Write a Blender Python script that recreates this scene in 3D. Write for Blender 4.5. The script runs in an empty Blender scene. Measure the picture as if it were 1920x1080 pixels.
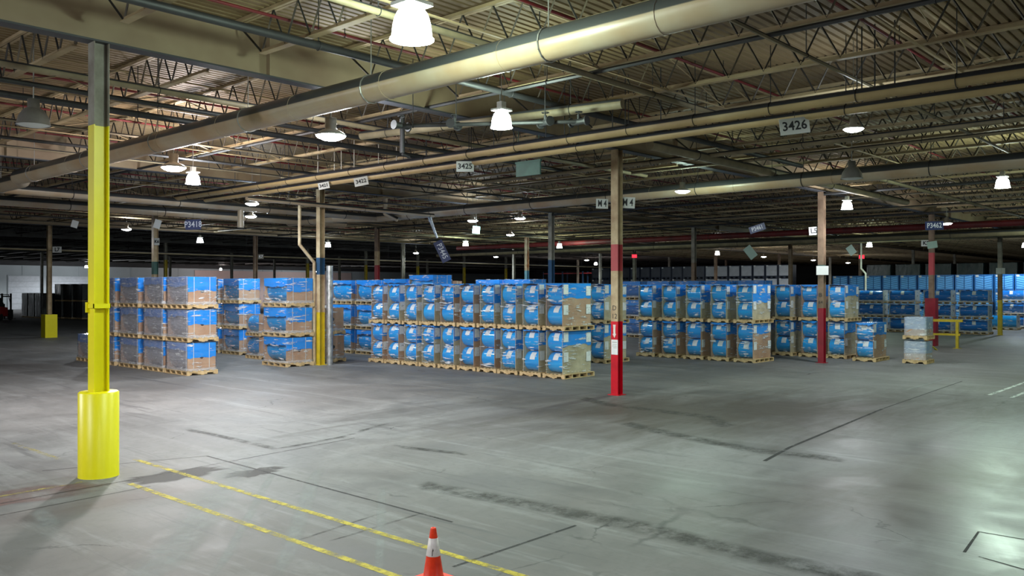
import bpy, math, random
from mathutils import Vector, Matrix
random.seed(7)
SC = bpy.context.scene
COL = SC.collection

# ---------------------------------------------------------------- camera, world, exposure
# World axes: x along the girder rows, y along the roof joists, origin at the foot of post M4, metres.
TH = 0.831516
cam_d = bpy.data.cameras.new('camera'); cam = bpy.data.objects.new('camera', cam_d); COL.objects.link(cam)
cam.location = (-17.082, -12.138, 2.56)
cam.rotation_euler = (math.pi/2 + 0.0013, 0, -TH)
cam_d.sensor_width = 36; cam_d.lens = 36*1610.15/1920; cam_d.clip_end = 400; cam_d.clip_start = 0.05
SC.camera = cam
w = bpy.data.worlds.new('world'); SC.world = w; w.use_nodes = True
w.node_tree.nodes['Background'].inputs[0].default_value = (0.5, 0.55, 0.6, 1)
w.node_tree.nodes['Background'].inputs[1].default_value = 0.05
SC.view_settings.view_transform = 'Standard'; SC.view_settings.look = 'None'
SC.view_settings.gamma = 1; SC.view_settings.use_curve_mapping = False
SC.view_settings.exposure = 0.47
LAMP_W = 330.0
LAMP_Z = 5.2
WHITE = (0.93, 0.97, 1.0); GREEN = (0.74, 1.0, 0.80); WARM = (1.0, 0.88, 0.84); COOL = (0.8, 0.92, 1.0)
# (x, y, style, light colour, power factor)
LAMPS = [
 (-11.07, -5.22, 'bell', GREEN, 0.48, 'bell lamp glowing over the big roof pipe near the yellow post'),
 (-8.15, 0.28, 'disc', WHITE, 1.1, 'round lamp beside the big roof pipe where it meets the first girder'),
 (-6.8, -2.53, 'bell', GREEN, 0.65, 'bell lamp behind the cluster of valves and hanging rods'),
 (-8.14, 6.09, 'disc', WARM, 2.0, 'wide glowing lamp above the yellow post pipes, warmest of them'),
 (-6.54, 8.32, 'bell', WHITE, 1.3, 'bell lamp hanging above the ends of the paired tan pipes'),
 (-0.27, 16.15, 'disc', COOL, 1.0, 'flat lamp shining beside the tan drop pipe and cross pipe'),
 (-2.74, 11.92, 'disc', COOL, 0.6, 'small flat lamp just above the tan cross pipe'),
 (-0.37, 26.36, 'disc', WHITE, 0.8, 'flat lamp hanging just beside the yellow post over boxed loads'),
 (-2.72, -6.72, 'disc', COOL, 0.4, 'small bright lamp beside the hanging sign 3426'),
 (3.3, 0.17, 'disc', GREEN, 0.6, 'lamp hidden above the long pipe behind post M4'),
 (11.35, -1.2, 'bell', WHITE, 0.55, 'bell lamp next to the top of post L5'),
 (8.06, -6.51, 'bell', GREEN, 1.1, 'green-white bell lamp among lit roof trusses near the frame edge'),
 (6.61, 11.54, 'disc', COOL, 0.7, 'diamond-looking lamp below the pipe branch with hanging plastic'),
 (6.99, 9.4, 'disc', COOL, 0.3, 'dim lamp tight against the long pipe by its branch'),
 (13.96, 16.27, 'disc', WHITE, 0.8, 'bright lamp beyond the diamond-looking lamp in the middle of the hall'),
 (19.77, 25.3, 'bell', GREEN, 1.0, 'green-white bell lamp beside the tilted sign P3445'),
 (25.0, 35.83, 'disc', COOL, 0.6, 'small lamp above the yellow-footed post beside sign P3445'),
 (25.75, 22.79, 'bell', GREEN, 0.8, 'small green-white lamp next to the blue-footed post'),
 (34.36, 36.55, 'disc', COOL, 0.6, 'small flat lamp between the olive and rusty posts'),
 (45.66, 35.81, 'disc', COOL, 0.7, 'small flat lamp beyond the blue-footed post, in front of dark bins'),
 (37.74, 7.56, 'bell', GREEN, 0.8, 'small lamp above the blue chevron bins'),
 (42.67, 20.86, 'bell', WHITE, 0.8, 'small round lamp above the grey bins'),
 (49.23, 20.23, 'disc', WHITE, 0.7, 'second small lamp above the grey bins, beyond the round one'),
 (59.66, 20.47, 'disc', WHITE, 0.7, 'far small lamp just before post L5'),
 (69.84, 21.21, 'disc', WHITE, 0.7, 'far small lamp just beyond post L5'),
 (20.54, -1.7, 'disc', WHITE, 0.35, 'small lamp shining behind sign P3462'),
 (7.05, 33.88, 'bell', COOL, 0.5, 'small lamp over the boxed loads beneath the dark roof'),
 (14.9, 32.62, 'bell', COOL, 0.5, 'small lamp beside the post with two white pipes'),
 (58.0, 44.0, 'bell', WARM, 1.5, 'far warm lamp lighting the roof edge orange'),
 (-19.5, -2.0, 'bell', WHITE, 1.8, 'lamp outside the view near the yellow post'),
 (-15.5, -9.5, 'bell', WHITE, 0.55, 'lamp outside the view above the traffic cone'),
 (-10.5, -16.0, 'bell', COOL, 0.5, 'lamp outside the view across the aisle from the cone'),
 (-1.5, -13.5, 'bell', GREEN, 0.55, 'lamp outside the view over the shiny floor'),
 (-20.0, 8.5, 'bell', WHITE, 3.2, 'lamp outside the view beyond the yellow post'),
 (16.0, -9.5, 'bell', GREEN, 0.5, 'lamp outside the view over the white floor lines'),
 (29.0, -4.0, 'bell', GREEN, 0.6, 'lamp outside the view over the far roll stacks'),
 (45.0, 0.5, 'bell', COOL, 1.3, 'lamp lighting the blue chevron bins from the aisle'),
 (8.0, 98.0, 'bell', WHITE, 4.5, 'added far lamp by the grey end wall, beside its doors'),  # this and the next three are added to brighten the end wall
 (26.0, 98.5, 'bell', WHITE, 4.5, 'added far lamp by the end wall behind the yellow post'),
 (44.0, 98.5, 'bell', WARM, 4, 'added far lamp by the pinkish end wall'),
 (60.0, 98.5, 'bell', WHITE, 4, 'added far lamp by the pale end wall behind the tripled stacks'),
]

# ---------------------------------------------------------------- materials
def nt(name):
    m = bpy.data.materials.new(name); m.use_nodes = True
    t = m.node_tree; b = t.nodes['Principled BSDF']; return m, t, b
def N(t, k, **kw):
    n = t.nodes.new(k)
    for a, v in kw.items(): setattr(n, a, v)
    return n
def rgb(c): return (c[0], c[1], c[2], 1)
def mixc(t, f, a, b, mode='MIX'):
    n = N(t, 'ShaderNodeMix', data_type='RGBA', blend_type=mode)
    for s, v in ((0, f), (6, a), (7, b)):
        if hasattr(v, 'default_value') or hasattr(v, 'is_linked'): t.links.new(v, n.inputs[s])
        else: n.inputs[s].default_value = v if s == 0 else rgb(v)
    return n.outputs[2]
def ramp(t, src, stops):
    r = N(t, 'ShaderNodeValToRGB'); e = r.color_ramp.elements
    while len(e) < len(stops): e.new(0.5)
    for k, (p, c) in zip(e, stops):
        k.position = p; k.color = (c, c, c, 1) if not isinstance(c, tuple) else rgb(c)
    t.links.new(src, r.inputs[0]); return r.outputs[0]
def noise(t, scale, detail=4, rough=0.6, vec=None, stretch=None, rand=False, dist=0.0, rot=None):
    n = N(t, 'ShaderNodeTexNoise'); n.inputs['Scale'].default_value = scale
    n.inputs['Detail'].default_value = detail; n.inputs['Roughness'].default_value = rough; n.inputs['Distortion'].default_value = dist
    src = vec
    if src is None: src = N(t, 'ShaderNodeTexCoord').outputs['Object']
    if stretch or rot:
        mp = N(t, 'ShaderNodeMapping')
        if stretch: mp.inputs['Scale'].default_value = stretch
        if rot: mp.inputs['Rotation'].default_value = rot
        t.links.new(src, mp.inputs[0]); src = mp.outputs[0]
    if rand:
        oi = N(t, 'ShaderNodeObjectInfo'); ad = N(t, 'ShaderNodeVectorMath', operation='MULTIPLY_ADD')
        ad.inputs[1].default_value = (1, 1, 1); t.links.new(src, ad.inputs[0])
        mu = N(t, 'ShaderNodeMath', operation='MULTIPLY'); mu.inputs[1].default_value = 57.0
        t.links.new(oi.outputs['Random'], mu.inputs[0]); t.links.new(mu.outputs[0], ad.inputs[2]); src = ad.outputs[0]
    t.links.new(src, n.inputs['Vector']); return n.outputs['Fac']
def bump(t, b, h, strength=0.3, dist=0.02):
    n = N(t, 'ShaderNodeBump'); n.inputs['Strength'].default_value = strength; n.inputs['Distance'].default_value = dist
    t.links.new(h, n.inputs['Height']); t.links.new(n.outputs[0], b.inputs['Normal'])
def simple(name, c, rough=0.6, metal=0.0, var=0.25, scale=3.0, dark=None, bmp=0.0, dust_shade=None, spec=0.5, rand=False):
    m, t, b = nt(name)
    f = noise(t, scale, rand=rand)
    f2 = ramp(t, f, [(0.35, 0.0), (0.65, 1.0)])
    d = dark or tuple(x*(1-var) for x in c)
    col = mixc(t, f2, d, c)
    if dust_shade:                                        # settled grime on upward faces, plus shade painted on the pipe jackets
        g = N(t, 'ShaderNodeNewGeometry'); s = N(t, 'ShaderNodeSeparateXYZ'); t.links.new(g.outputs['Normal'], s.inputs[0])
        k = ramp(t, s.outputs['Z'], [(dust_shade[0], 0.0), (dust_shade[0]+0.12, 1.0)])
        col = mixc(t, k, col, dust_shade[1])
    t.links.new(col, b.inputs['Base Color'])
    b.inputs['Roughness'].default_value = rough; b.inputs['Metallic'].default_value = metal
    b.inputs['Specular IOR Level'].default_value = spec
    if bmp: bump(t, b, noise(t, scale*4), bmp)
    return m
DUST = (0.035, 0.036, 0.04)
M = {}
M['tan'] = simple('tan_paint', (0.26, 0.21, 0.125), 0.6, var=0.4, scale=1.6, dust_shade=(0.25, DUST))
M['tan_post'] = simple('tan_post_paint', (0.52, 0.42, 0.26), 0.55, dark=(0.30, 0.20, 0.11), scale=2.2)
M['brown_post'] = simple('brown_post_paint', (0.26, 0.18, 0.12), 0.6, dark=(0.14, 0.09, 0.06), scale=2.2)
M['grey_post'] = simple('grey_post_paint', (0.30, 0.29, 0.24), 0.6, dark=(0.16, 0.14, 0.11), scale=2.2)
M['rust_post'] = simple('rusty_white_post_paint', (0.60, 0.52, 0.42), 0.6, dark=(0.30, 0.11, 0.04), scale=1.6)
M['pipe'] = simple('pipe_jacket', (0.43, 0.36, 0.26), 0.36, dark=(0.38, 0.26, 0.15), scale=0.8, dust_shade=(-0.04, (0.045, 0.048, 0.05)))  # dark upper half mixes dust with painted-in shade
M['pipe_yellow'] = simple('yellowed_pipe', (0.42, 0.31, 0.145), 0.5, dark=(0.32, 0.225, 0.105), scale=1.2, dust_shade=(0.02, (0.02, 0.022, 0.03)))  # blacker top: dust and painted shade together
M['duct_white'] = simple('white_pipe', (0.75, 0.74, 0.68), 0.45, dark=(0.5, 0.47, 0.4), scale=2.0)
M['silver'] = simple('foil_jacket', (0.6, 0.61, 0.62), 0.3, 0.75, dark=(0.3, 0.3, 0.3), scale=5, bmp=0.5)
M['deck'] = simple('roof_deck_paint', (0.225, 0.155, 0.068), 0.65, dark=(0.13, 0.085, 0.042), scale=0.35, bmp=0.0)
M['deck_dark'] = simple('dark_roof_deck', (0.045, 0.045, 0.048), 0.7, var=0.5, scale=0.5)  # dark tone for the deck past the L7 girder row
M['joist'] = simple('joist_paint', (0.44, 0.34, 0.19), 0.6, dark=(0.27, 0.19, 0.10), scale=0.7, dust_shade=(0.5, DUST))
M['web'] = simple('joist_web_bar', (0.15, 0.115, 0.07), 0.6, dark=(0.012, 0.01, 0.01), scale=1.3, dust_shade=(0.0, (0.02, 0.02, 0.02)))
M['joist_dark'] = simple('blackened_joist', (0.06, 0.055, 0.05), 0.65, var=0.6, scale=0.7)  # same dark tone for the far joists and girders
M['girder'] = simple('girder_paint', (0.33, 0.26, 0.16), 0.6, dark=(0.22, 0.15, 0.09), scale=0.5, dust_shade=(0.5, (0.03, 0.035, 0.045)))
M['flange_dark'] = simple('blue_black_flange_paint', (0.05, 0.052, 0.06), 0.55, var=0.3, scale=1)
M['red_pipe'] = simple('red_sprinkler_paint', (0.17, 0.012, 0.014), 0.6, dark=(0.08, 0.008, 0.01), scale=1.2)
M['dark_metal'] = simple('dark_metal', (0.04, 0.04, 0.042), 0.55, 0.3)
M['steel'] = simple('dull_steel', (0.35, 0.34, 0.32), 0.45, 0.6)
M['yellow'] = simple('safety_yellow', (0.86, 0.76, 0.0), 0.38, var=0.06, scale=1.5)
M['yellow_dull'] = simple('worn_yellow', (0.62, 0.46, 0.02), 0.45, var=0.3, scale=3)
M['red'] = simple('red_post_paint', (0.62, 0.0, 0.015), 0.35, var=0.3, scale=2)
M['red_faded'] = simple('faded_red_paint', (0.42, 0.05, 0.06), 0.5, var=0.25, scale=2)
M['dark_red'] = simple('dark_red_paint', (0.30, 0.005, 0.02), 0.45, var=0.3, scale=2)
M['carton_blue'] = simple('light_blue_carton', (0.16, 0.36, 0.66), 0.5, var=0.2)
M['navy'] = simple('navy_paint', (0.02, 0.07, 0.15), 0.5, var=0.3)
M['green_paint'] = simple('green_paint', (0.05, 0.13, 0.11), 0.5, var=0.3)
M['sky_paint'] = simple('light_blue_paint', (0.12, 0.26, 0.40), 0.5, var=0.3)
M['white_sign'] = simple('white_sign_board', (0.60, 0.62, 0.61), 0.5, var=0.05)
M['mint_sign'] = simple('pale_green_sign_board', (0.42, 0.58, 0.52), 0.5, var=0.1)
M['blue_sign'] = simple('dark_blue_sign_board', (0.035, 0.05, 0.16), 0.4, var=0.1)
M['ink'] = simple('black_lettering', (0.02, 0.02, 0.025), 0.6, var=0.0)
M['ink_white'] = simple('white_lettering', (0.8, 0.82, 0.9), 0.5, var=0.0)
M['paper'] = simple('white_paper', (0.72, 0.74, 0.76), 0.6, var=0.06, scale=12, rand=True)
M['wood'] = simple('pallet_wood', (0.66, 0.49, 0.27), 0.7, dark=(0.45, 0.31, 0.15), scale=6, rand=True)
M['kraft'] = simple('kraft_board', (0.50, 0.32, 0.20), 0.55, dark=(0.36, 0.20, 0.12), scale=1.3, rand=True)
M['kraft_pale'] = simple('pale_chipboard', (0.55, 0.48, 0.33), 0.5, dark=(0.36, 0.30, 0.19), scale=2.3, rand=True)
M['pinkwall'] = simple('pinkish_wall_paint', (0.48, 0.37, 0.35), 0.7, var=0.1, scale=0.2)
M['greywall'] = simple('grey_wall_paint', (0.34, 0.38, 0.40), 0.7, var=0.15, scale=0.2)
M['darkwall'] = simple('dark_wall', (0.03, 0.03, 0.032), 0.8, var=0.3, scale=0.3)
M['black_film'] = simple('black_stretch_film', (0.012, 0.013, 0.015), 0.22, var=0.3, scale=4, bmp=0.8)
M['green_film'] = simple('dark_green_wrapped_goods', (0.02, 0.05, 0.05), 0.3, dark=(0.06, 0.08, 0.07), scale=1.5, bmp=0.8)
M['rubber'] = simple('black_rubber', (0.015, 0.015, 0.015), 0.7, var=0.1)
M['lift_red'] = simple('forklift_red', (0.35, 0.02, 0.02), 0.35, var=0.2)
M['orange'] = simple('cone_orange', (0.95, 0.055, 0.008), 0.4, dark=(0.75, 0.03, 0.005), scale=9)
M['cone_white'] = simple('cone_reflective_collar', (0.78, 0.72, 0.70), 0.4, dark=(0.62, 0.55, 0.53), scale=14)
M['soot'] = simple('scuff_black', (0.05, 0.03, 0.03), 0.7, var=0.1)
M['crate_blue'] = simple('blue_bin_plastic', (0.015, 0.14, 0.42), 0.4, var=0.15)
M['crate_light'] = simple('light_blue_bin_panel', (0.13, 0.45, 0.88), 0.4, var=0.12)
M['crate_frame'] = simple('dark_bin_frame', (0.02, 0.03, 0.055), 0.45, var=0.2)
M['crate_pale'] = simple('pale_bin_panel', (0.45, 0.48, 0.52), 0.5, var=0.15, rand=True)
M['crate_grey'] = simple('grey_bin_panel', (0.07, 0.08, 0.10), 0.5, var=0.2, rand=True)
M['plastic_sheet'] = simple('hanging_plastic', (0.5, 0.55, 0.6), 0.15, var=0.4, scale=5, bmp=0.8)

def roll_mat(name, c, d, gloss=0.16):
    m, t, b = nt(name)
    f = ramp(t, noise(t, 1.2, stretch=(1, 0.35, 5), rand=True), [(0.35, 0.0), (0.7, 1.0)])
    t.links.new(mixc(t, f, d, c), b.inputs['Base Color'])
    b.inputs['Roughness'].default_value = gloss; b.inputs['Coat Weight'].default_value = 0.35; b.inputs['Coat Roughness'].default_value = 0.08
    bump(t, b, noise(t, 3, 3, stretch=(3, 0.25, 3), rand=True), 0.12, 0.02)
    return m
M['roll_blue'] = roll_mat('blue_film_roll', (0.0, 0.37, 0.84), (0.0, 0.25, 0.70))
M['roll_deep'] = roll_mat('deep_blue_film_roll', (0.0, 0.20, 0.66), (0.0, 0.13, 0.50))
M['roll_grey'] = roll_mat('greyish_wrapped_roll', (0.48, 0.46, 0.46), (0.38, 0.38, 0.42), 0.3)
M['hood'] = roll_mat('blue_cover_sheet', (0.0, 0.30, 0.90), (0.0, 0.22, 0.76), 0.22)

def film_mat(name, lo, hi, tint=(0.78, 0.84, 0.9), rough=0.12, sc=3.0, fold_glare=0.9, w=0.032):
    """Clear stretch film: mostly see-through, cloudy in patches, with white streaks painting glare on folds, and shiny wrinkles."""
    m = bpy.data.materials.new(name); m.use_nodes = True; t = m.node_tree
    out = t.nodes['Material Output']; b = t.nodes['Principled BSDF']
    tr = N(t, 'ShaderNodeBsdfTransparent'); tr.inputs[0].default_value = (0.98, 0.99, 1, 1)
    mx = N(t, 'ShaderNodeMixShader')
    f = noise(t, sc, 6, 0.72, stretch=(1, 0.8, 3.2), rand=True, dist=1.2)
    base = ramp(t, f, [(0.40, lo), (0.56, (lo+hi)/2.6), (0.68, hi)])
    r1 = noise(t, 2.4, 4, 0.58, stretch=(0.9, 0.8, 7.0), rand=True, dist=0.5, rot=(0.12, -0.12, 0))
    glare_streak = ramp(t, r1, [(0.615-w*2, 0.0), (0.66-w*2, fold_glare)])  # white streaks put glare into the film colour
    gate = ramp(t, noise(t, 2.0, 3, 0.6, rand=True), [(0.42, 0.0), (0.54, 1.0)])
    mu = N(t, 'ShaderNodeMath', operation='MULTIPLY'); t.links.new(glare_streak, mu.inputs[0]); t.links.new(gate, mu.inputs[1])
    mm = N(t, 'ShaderNodeMath', operation='MAXIMUM'); t.links.new(base, mm.inputs[0]); t.links.new(mu.outputs[0], mm.inputs[1])
    t.links.new(mm.outputs[0], mx.inputs[0])
    t.links.new(mixc(t, mu.outputs[0], tint, (0.92, 0.95, 1.0)), b.inputs['Base Color'])
    b.inputs['Roughness'].default_value = rough; b.inputs['Specular IOR Level'].default_value = 1.0
    b.inputs['Coat Weight'].default_value = 1.0; b.inputs['Coat Roughness'].default_value = 0.06
    bump(t, b, noise(t, sc*2.2, 5, 0.65, stretch=(0.8, 0.6, 3.4), rand=True, dist=0.8), 0.9, 0.08)
    t.links.new(tr.outputs[0], mx.inputs[1]); t.links.new(b.outputs[0], mx.inputs[2]); t.links.new(mx.outputs[0], out.inputs[0])
    return m
M['film'] = film_mat('clear_stretch_film', 0.03, 0.16, w=0.026)
M['film_heavy'] = film_mat('cloudy_stretch_film', 0.12, 0.5, (0.45, 0.5, 0.58))
M['film_grey'] = film_mat('grey_looking_stretch_film', 0.46, 0.78, (0.72, 0.74, 0.84), w=0.03)
M['film_thin'] = film_mat('thin_stretch_film', 0.02, 0.10, w=0.014)
M['film_white'] = film_mat('bunched_stretch_film', 0.35, 0.95, (0.85, 0.88, 0.92))
M['glass'] = film_mat('lamp_glass', 0.1, 0.2)

def emis(name, c, s):
    m = bpy.data.materials.new(name); m.use_nodes = True; t = m.node_tree
    e = N(t, 'ShaderNodeEmission'); e.inputs[0].default_value = rgb(c); e.inputs[1].default_value = s
    t.links.new(e.outputs[0], t.nodes['Material Output'].inputs[0]); return m
M['glow'] = emis('lamp_glow', (0.95, 1.0, 0.97), 14)
M['glow_red'] = emis('exit_red_glow', (1.0, 0.03, 0.05), 1.6)

def floor_mat():
    m, t, b = nt('polished_concrete')
    big = noise(t, 0.10, 5, 0.6, dist=0.8)
    mid = noise(t, 0.55, 7, 0.68, dist=1.0)
    fine = noise(t, 7.0, 6, 0.7)
    sx = noise(t, 0.9, 5, 0.7, stretch=(2.6, 0.30, 1), dist=0.8, rot=(0, 0, -0.2))
    sy = noise(t, 1.1, 5, 0.7, stretch=(3.0, 0.22, 1), dist=0.7, rot=(0, 0, 0.3))
    col = mixc(t, ramp(t, big, [(0.35, 0.0), (0.65, 1.0)]), (0.155, 0.145, 0.14), (0.25, 0.255, 0.258))
    col = mixc(t, ramp(t, mid, [(0.38, 0.6), (0.62, 0.0)]), col, (0.10, 0.10, 0.10))
    col = mixc(t, ramp(t, sx, [(0.52, 0.0), (0.72, 0.55)]), col, (0.29, 0.30, 0.30))
    col = mixc(t, ramp(t, sy, [(0.30, 0.75), (0.42, 0.0)]), col, (0.085, 0.085, 0.09))
    col = mixc(t, ramp(t, fine, [(0.32, 0.35), (0.5, 0.0)]), col, (0.10, 0.10, 0.10))
    # long dark tyre sweeps that follow arcs round a point in the aisle
    tc = N(t, 'ShaderNodeTexCoord'); mp = N(t, 'ShaderNodeMapping'); mp.inputs['Location'].default_value = (2.0, 24.0, 0)
    t.links.new(tc.outputs['Object'], mp.inputs[0])
    ln = N(t, 'ShaderNodeVectorMath', operation='LENGTH'); t.links.new(mp.outputs[0], ln.inputs[0])
    cb = N(t, 'ShaderNodeCombineXYZ'); t.links.new(ln.outputs['Value'], cb.inputs[0])
    arc = noise(t, 1.5, 4, 0.75, vec=cb.outputs[0])
    gate = noise(t, 0.16, 2, 0.5)
    mu = N(t, 'ShaderNodeMath', operation='MULTIPLY')
    t.links.new(ramp(t, arc, [(0.55, 0.0), (0.68, 0.6)]), mu.inputs[0]); t.links.new(ramp(t, gate, [(0.45, 0.0), (0.6, 1.0)]), mu.inputs[1])
    col = mixc(t, mu.outputs[0], col, (0.09, 0.085, 0.08))
    # broad areas dirtied by traffic
    for (cx, cy, sx_, sy_, rt, k, c_) in ((-0.5, -3.6, 9.0, 4.6, -0.6, 0.9, (0.062, 0.052, 0.042)), (-4.5, -8.6, 6.0, 1.5, -0.2, 0.6, (0.085, 0.07, 0.055)), (4.0, 1.0, 14, 2.2, 0.0, 0.6, (0.08, 0.08, 0.08)), (-12.6, -1.6, 2.4, 0.55, 0.05, 0.55, (0.12, 0.09, 0.085))):
        tcx = N(t, 'ShaderNodeTexCoord'); mpx = N(t, 'ShaderNodeMapping', vector_type='TEXTURE'); mpx.inputs['Location'].default_value = (cx, cy, 0)
        mpx.inputs['Rotation'].default_value = (0, 0, rt); mpx.inputs['Scale'].default_value = (sx_, sy_, 100)
        t.links.new(tcx.outputs['Object'], mpx.inputs[0])
        lx_ = N(t, 'ShaderNodeVectorMath', operation='LENGTH'); t.links.new(mpx.outputs[0], lx_.inputs[0])
        ax_ = N(t, 'ShaderNodeMath', operation='MULTIPLY_ADD'); ax_.inputs[1].default_value = 1.5; t.links.new(noise(t, 0.8, 6, 0.7, stretch=(0.4, 1.6, 1), dist=0.7), ax_.inputs[0]); t.links.new(lx_.outputs['Value'], ax_.inputs[2])
        hf_ = N(t, 'ShaderNodeMath', operation='MULTIPLY'); hf_.inputs[1].default_value = 0.5; t.links.new(ax_.outputs[0], hf_.inputs[0])
        col = mixc(t, ramp(t, hf_.outputs[0], [(0.50, k), (0.85, 0.0)]), col, c_)
    # crack flecks
    vo = N(t, 'ShaderNodeTexVoronoi', feature='DISTANCE_TO_EDGE'); vo.inputs['Scale'].default_value = 0.42
    tc2 = N(t, 'ShaderNodeTexCoord'); wv = N(t, 'ShaderNodeVectorMath', operation='MULTIPLY_ADD')
    wn = N(t, 'ShaderNodeTexNoise'); wn.inputs['Scale'].default_value = 1.6; wn.inputs['Detail'].default_value = 6
    t.links.new(tc2.outputs['Object'], wn.inputs['Vector'])
    t.links.new(wn.outputs['Color'], wv.inputs[0]); wv.inputs[1].default_value = (0.9, 0.9, 0); t.links.new(tc2.outputs['Object'], wv.inputs[2])
    t.links.new(wv.outputs[0], vo.inputs['Vector'])
    mu2 = N(t, 'ShaderNodeMath', operation='MULTIPLY')
    t.links.new(ramp(t, vo.outputs['Distance'], [(0.002, 0.8), (0.008, 0.0)]), mu2.inputs[0])
    t.links.new(ramp(t, noise(t, 0.35, 3), [(0.56, 0.0), (0.64, 1.0)]), mu2.inputs[1])
    col = mixc(t, mu2.outputs[0], col, (0.03, 0.03, 0.03))
    t.links.new(col, b.inputs['Base Color'])
    # the slab is polished by wheels in the open aisle and dull elsewhere
    tcg = N(t, 'ShaderNodeTexCoord'); mg = N(t, 'ShaderNodeMapping', vector_type='TEXTURE'); mg.inputs['Location'].default_value = (-3.0, -11.0, 0); mg.inputs['Scale'].default_value = (11, 7.5, 100)
    t.links.new(tcg.outputs['Object'], mg.inputs[0]); lg = N(t, 'ShaderNodeVectorMath', operation='LENGTH'); t.links.new(mg.outputs[0], lg.inputs[0])
    gl = ramp(t, lg.outputs['Value'], [(0.45, 1.0), (0.95, 0.0)])
    t.links.new(mixc(t, gl, ramp(t, mid, [(0.35, 0.50), (0.65, 0.68)]), ramp(t, mid, [(0.35, 0.30), (0.65, 0.50)])), b.inputs['Roughness'])
    t.links.new(mixc(t, gl, (0.2, 0.2, 0.2), (0.45, 0.45, 0.45)), b.inputs['Specular IOR Level'])
    bump(t, b, noise(t, 3.5, 5, 0.7, stretch=(1.6, 0.8, 1)), 0.10, 0.02)
    return m
M['floor'] = floor_mat()
def worn(name, c, lo=0.40, hi=0.52, sc=5.0, amax=1.0):
    """Floor paint rubbed away in patches down to the slab."""
    m = bpy.data.materials.new(name); m.use_nodes = True; t = m.node_tree; b = t.nodes['Principled BSDF']
    b.inputs['Base Color'].default_value = rgb(c); b.inputs['Roughness'].default_value = 0.65; b.inputs['Specular IOR Level'].default_value = 0.2
    f = ramp(t, noise(t, sc, 6, 0.75), [(lo, 0.0), (hi, 0.9)])
    at = N(t, 'ShaderNodeAttribute', attribute_name='edge'); e_ = ramp(t, at.outputs['Fac'], [(0.0, 0.0), (0.6, 1.0)])
    mu = N(t, 'ShaderNodeMath', operation='MULTIPLY'); t.links.new(f, mu.inputs[0]); t.links.new(e_, mu.inputs[1])
    m2_ = N(t, 'ShaderNodeMath', operation='MULTIPLY'); m2_.inputs[1].default_value = amax; t.links.new(mu.outputs[0], m2_.inputs[0])
    t.links.new(m2_.outputs[0], b.inputs['Alpha']); return m
M['line_yellow'] = worn('worn_yellow_floor_paint', (0.58, 0.47, 0.05), 0.36, 0.58)
M['line_faint'] = worn('faint_yellow_floor_paint', (0.50, 0.42, 0.10), 0.44, 0.66)
M['line_white'] = worn('worn_white_floor_paint', (0.62, 0.66, 0.64), 0.35, 0.55)
M['chalk'] = worn('pale_tyre_mark', (0.34, 0.36, 0.36), 0.30, 0.60, 4, 0.5)
M['tread'] = worn('dark_tyre_mark', (0.07, 0.07, 0.065), 0.38, 0.62, 2.5, 0.75)
M['rosy'] = worn('faded_red_floor_stain', (0.20, 0.11, 0.10), 0.30, 0.60, 1.5, 0.6)
M['joint'] = worn('dark_joint_filler', (0.035, 0.035, 0.035), 0.30, 0.50, 3.0)
M['stain'] = worn('dark_floor_stain', (0.075, 0.072, 0.07), 0.25, 0.45, 2.5, 0.85)

# ---------------------------------------------------------------- mesh helpers
class MB:
    def __init__(s): s.v = []; s.f = []; s.sm = []
    def add(s, vs, fs, smooth=False):
        o = len(s.v); s.v += [tuple(p) for p in vs]; s.f += [tuple(i+o for i in f) for f in fs]; s.sm += [smooth]*len(fs); return s
    def box(s, x0, y0, z0, x1, y1, z1):
        return s.add([(x0,y0,z0),(x1,y0,z0),(x1,y1,z0),(x0,y1,z0),(x0,y0,z1),(x1,y0,z1),(x1,y1,z1),(x0,y1,z1)],
                     [(0,3,2,1),(4,5,6,7),(0,1,5,4),(1,2,6,5),(2,3,7,6),(3,0,4,7)])
    def tube(s, p0, p1, r, n=12, r2=None, cap=True, hollow=False):
        p0 = Vector(p0); p1 = Vector(p1); d = (p1-p0).normalized(); r2 = r if r2 is None else r2
        a = d.orthogonal().normalized()
        if abs(d.z) < 0.99: a = Vector((0,0,1)).cross(d).normalized()
        b = d.cross(a); vs = []
        for p, rr in ((p0, r), (p1, r2)):
            for k in range(n):
                q = 2*math.pi*k/n; vs.append(p + (a*math.cos(q)+b*math.sin(q))*rr)
        s.add(vs, [(k, (k+1)%n, n+(k+1)%n, n+k) for k in range(n)], n > 6)
        if cap: s.add(vs, [tuple(range(n))[::-1], tuple(range(n, 2*n))])
        return s
    def bar(s, p0, p1, r): return s.tube(p0, p1, r, 4)
    def ring(s, c, axis, R, r, n=16, a0=0, a1=2*math.pi):
        axis = Vector(axis).normalized(); a = Vector((0,0,1)).cross(axis)
        a = a.normalized() if a.length > 1e-3 else Vector((1,0,0)); b = axis.cross(a); c = Vector(c)
        pts = [c+(a*math.cos(a0+(a1-a0)*k/n)+b*math.sin(a0+(a1-a0)*k/n))*R for k in range(n+1)]
        for k in range(n): s.tube(pts[k], pts[k+1], r, 5, cap=False)
        return s
    def lathe(s, prof, n=24, c=(0,0,0)):
        vs = []
        for r, z in prof:
            for k in range(n): q = 2*math.pi*k/n; vs.append((c[0]+r*math.cos(q), c[1]+r*math.sin(q), c[2]+z))
        fs = []
        for i in range(len(prof)-1):
            for k in range(n): fs.append((i*n+k, i*n+(k+1)%n, (i+1)*n+(k+1)%n, (i+1)*n+k))
        return s.add(vs, fs, True)
    def mesh(s, name):
        m = bpy.data.meshes.new(name); m.from_pydata(s.v, [], s.f); m.polygons.foreach_set('use_smooth', s.sm); m.update(); return m
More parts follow.
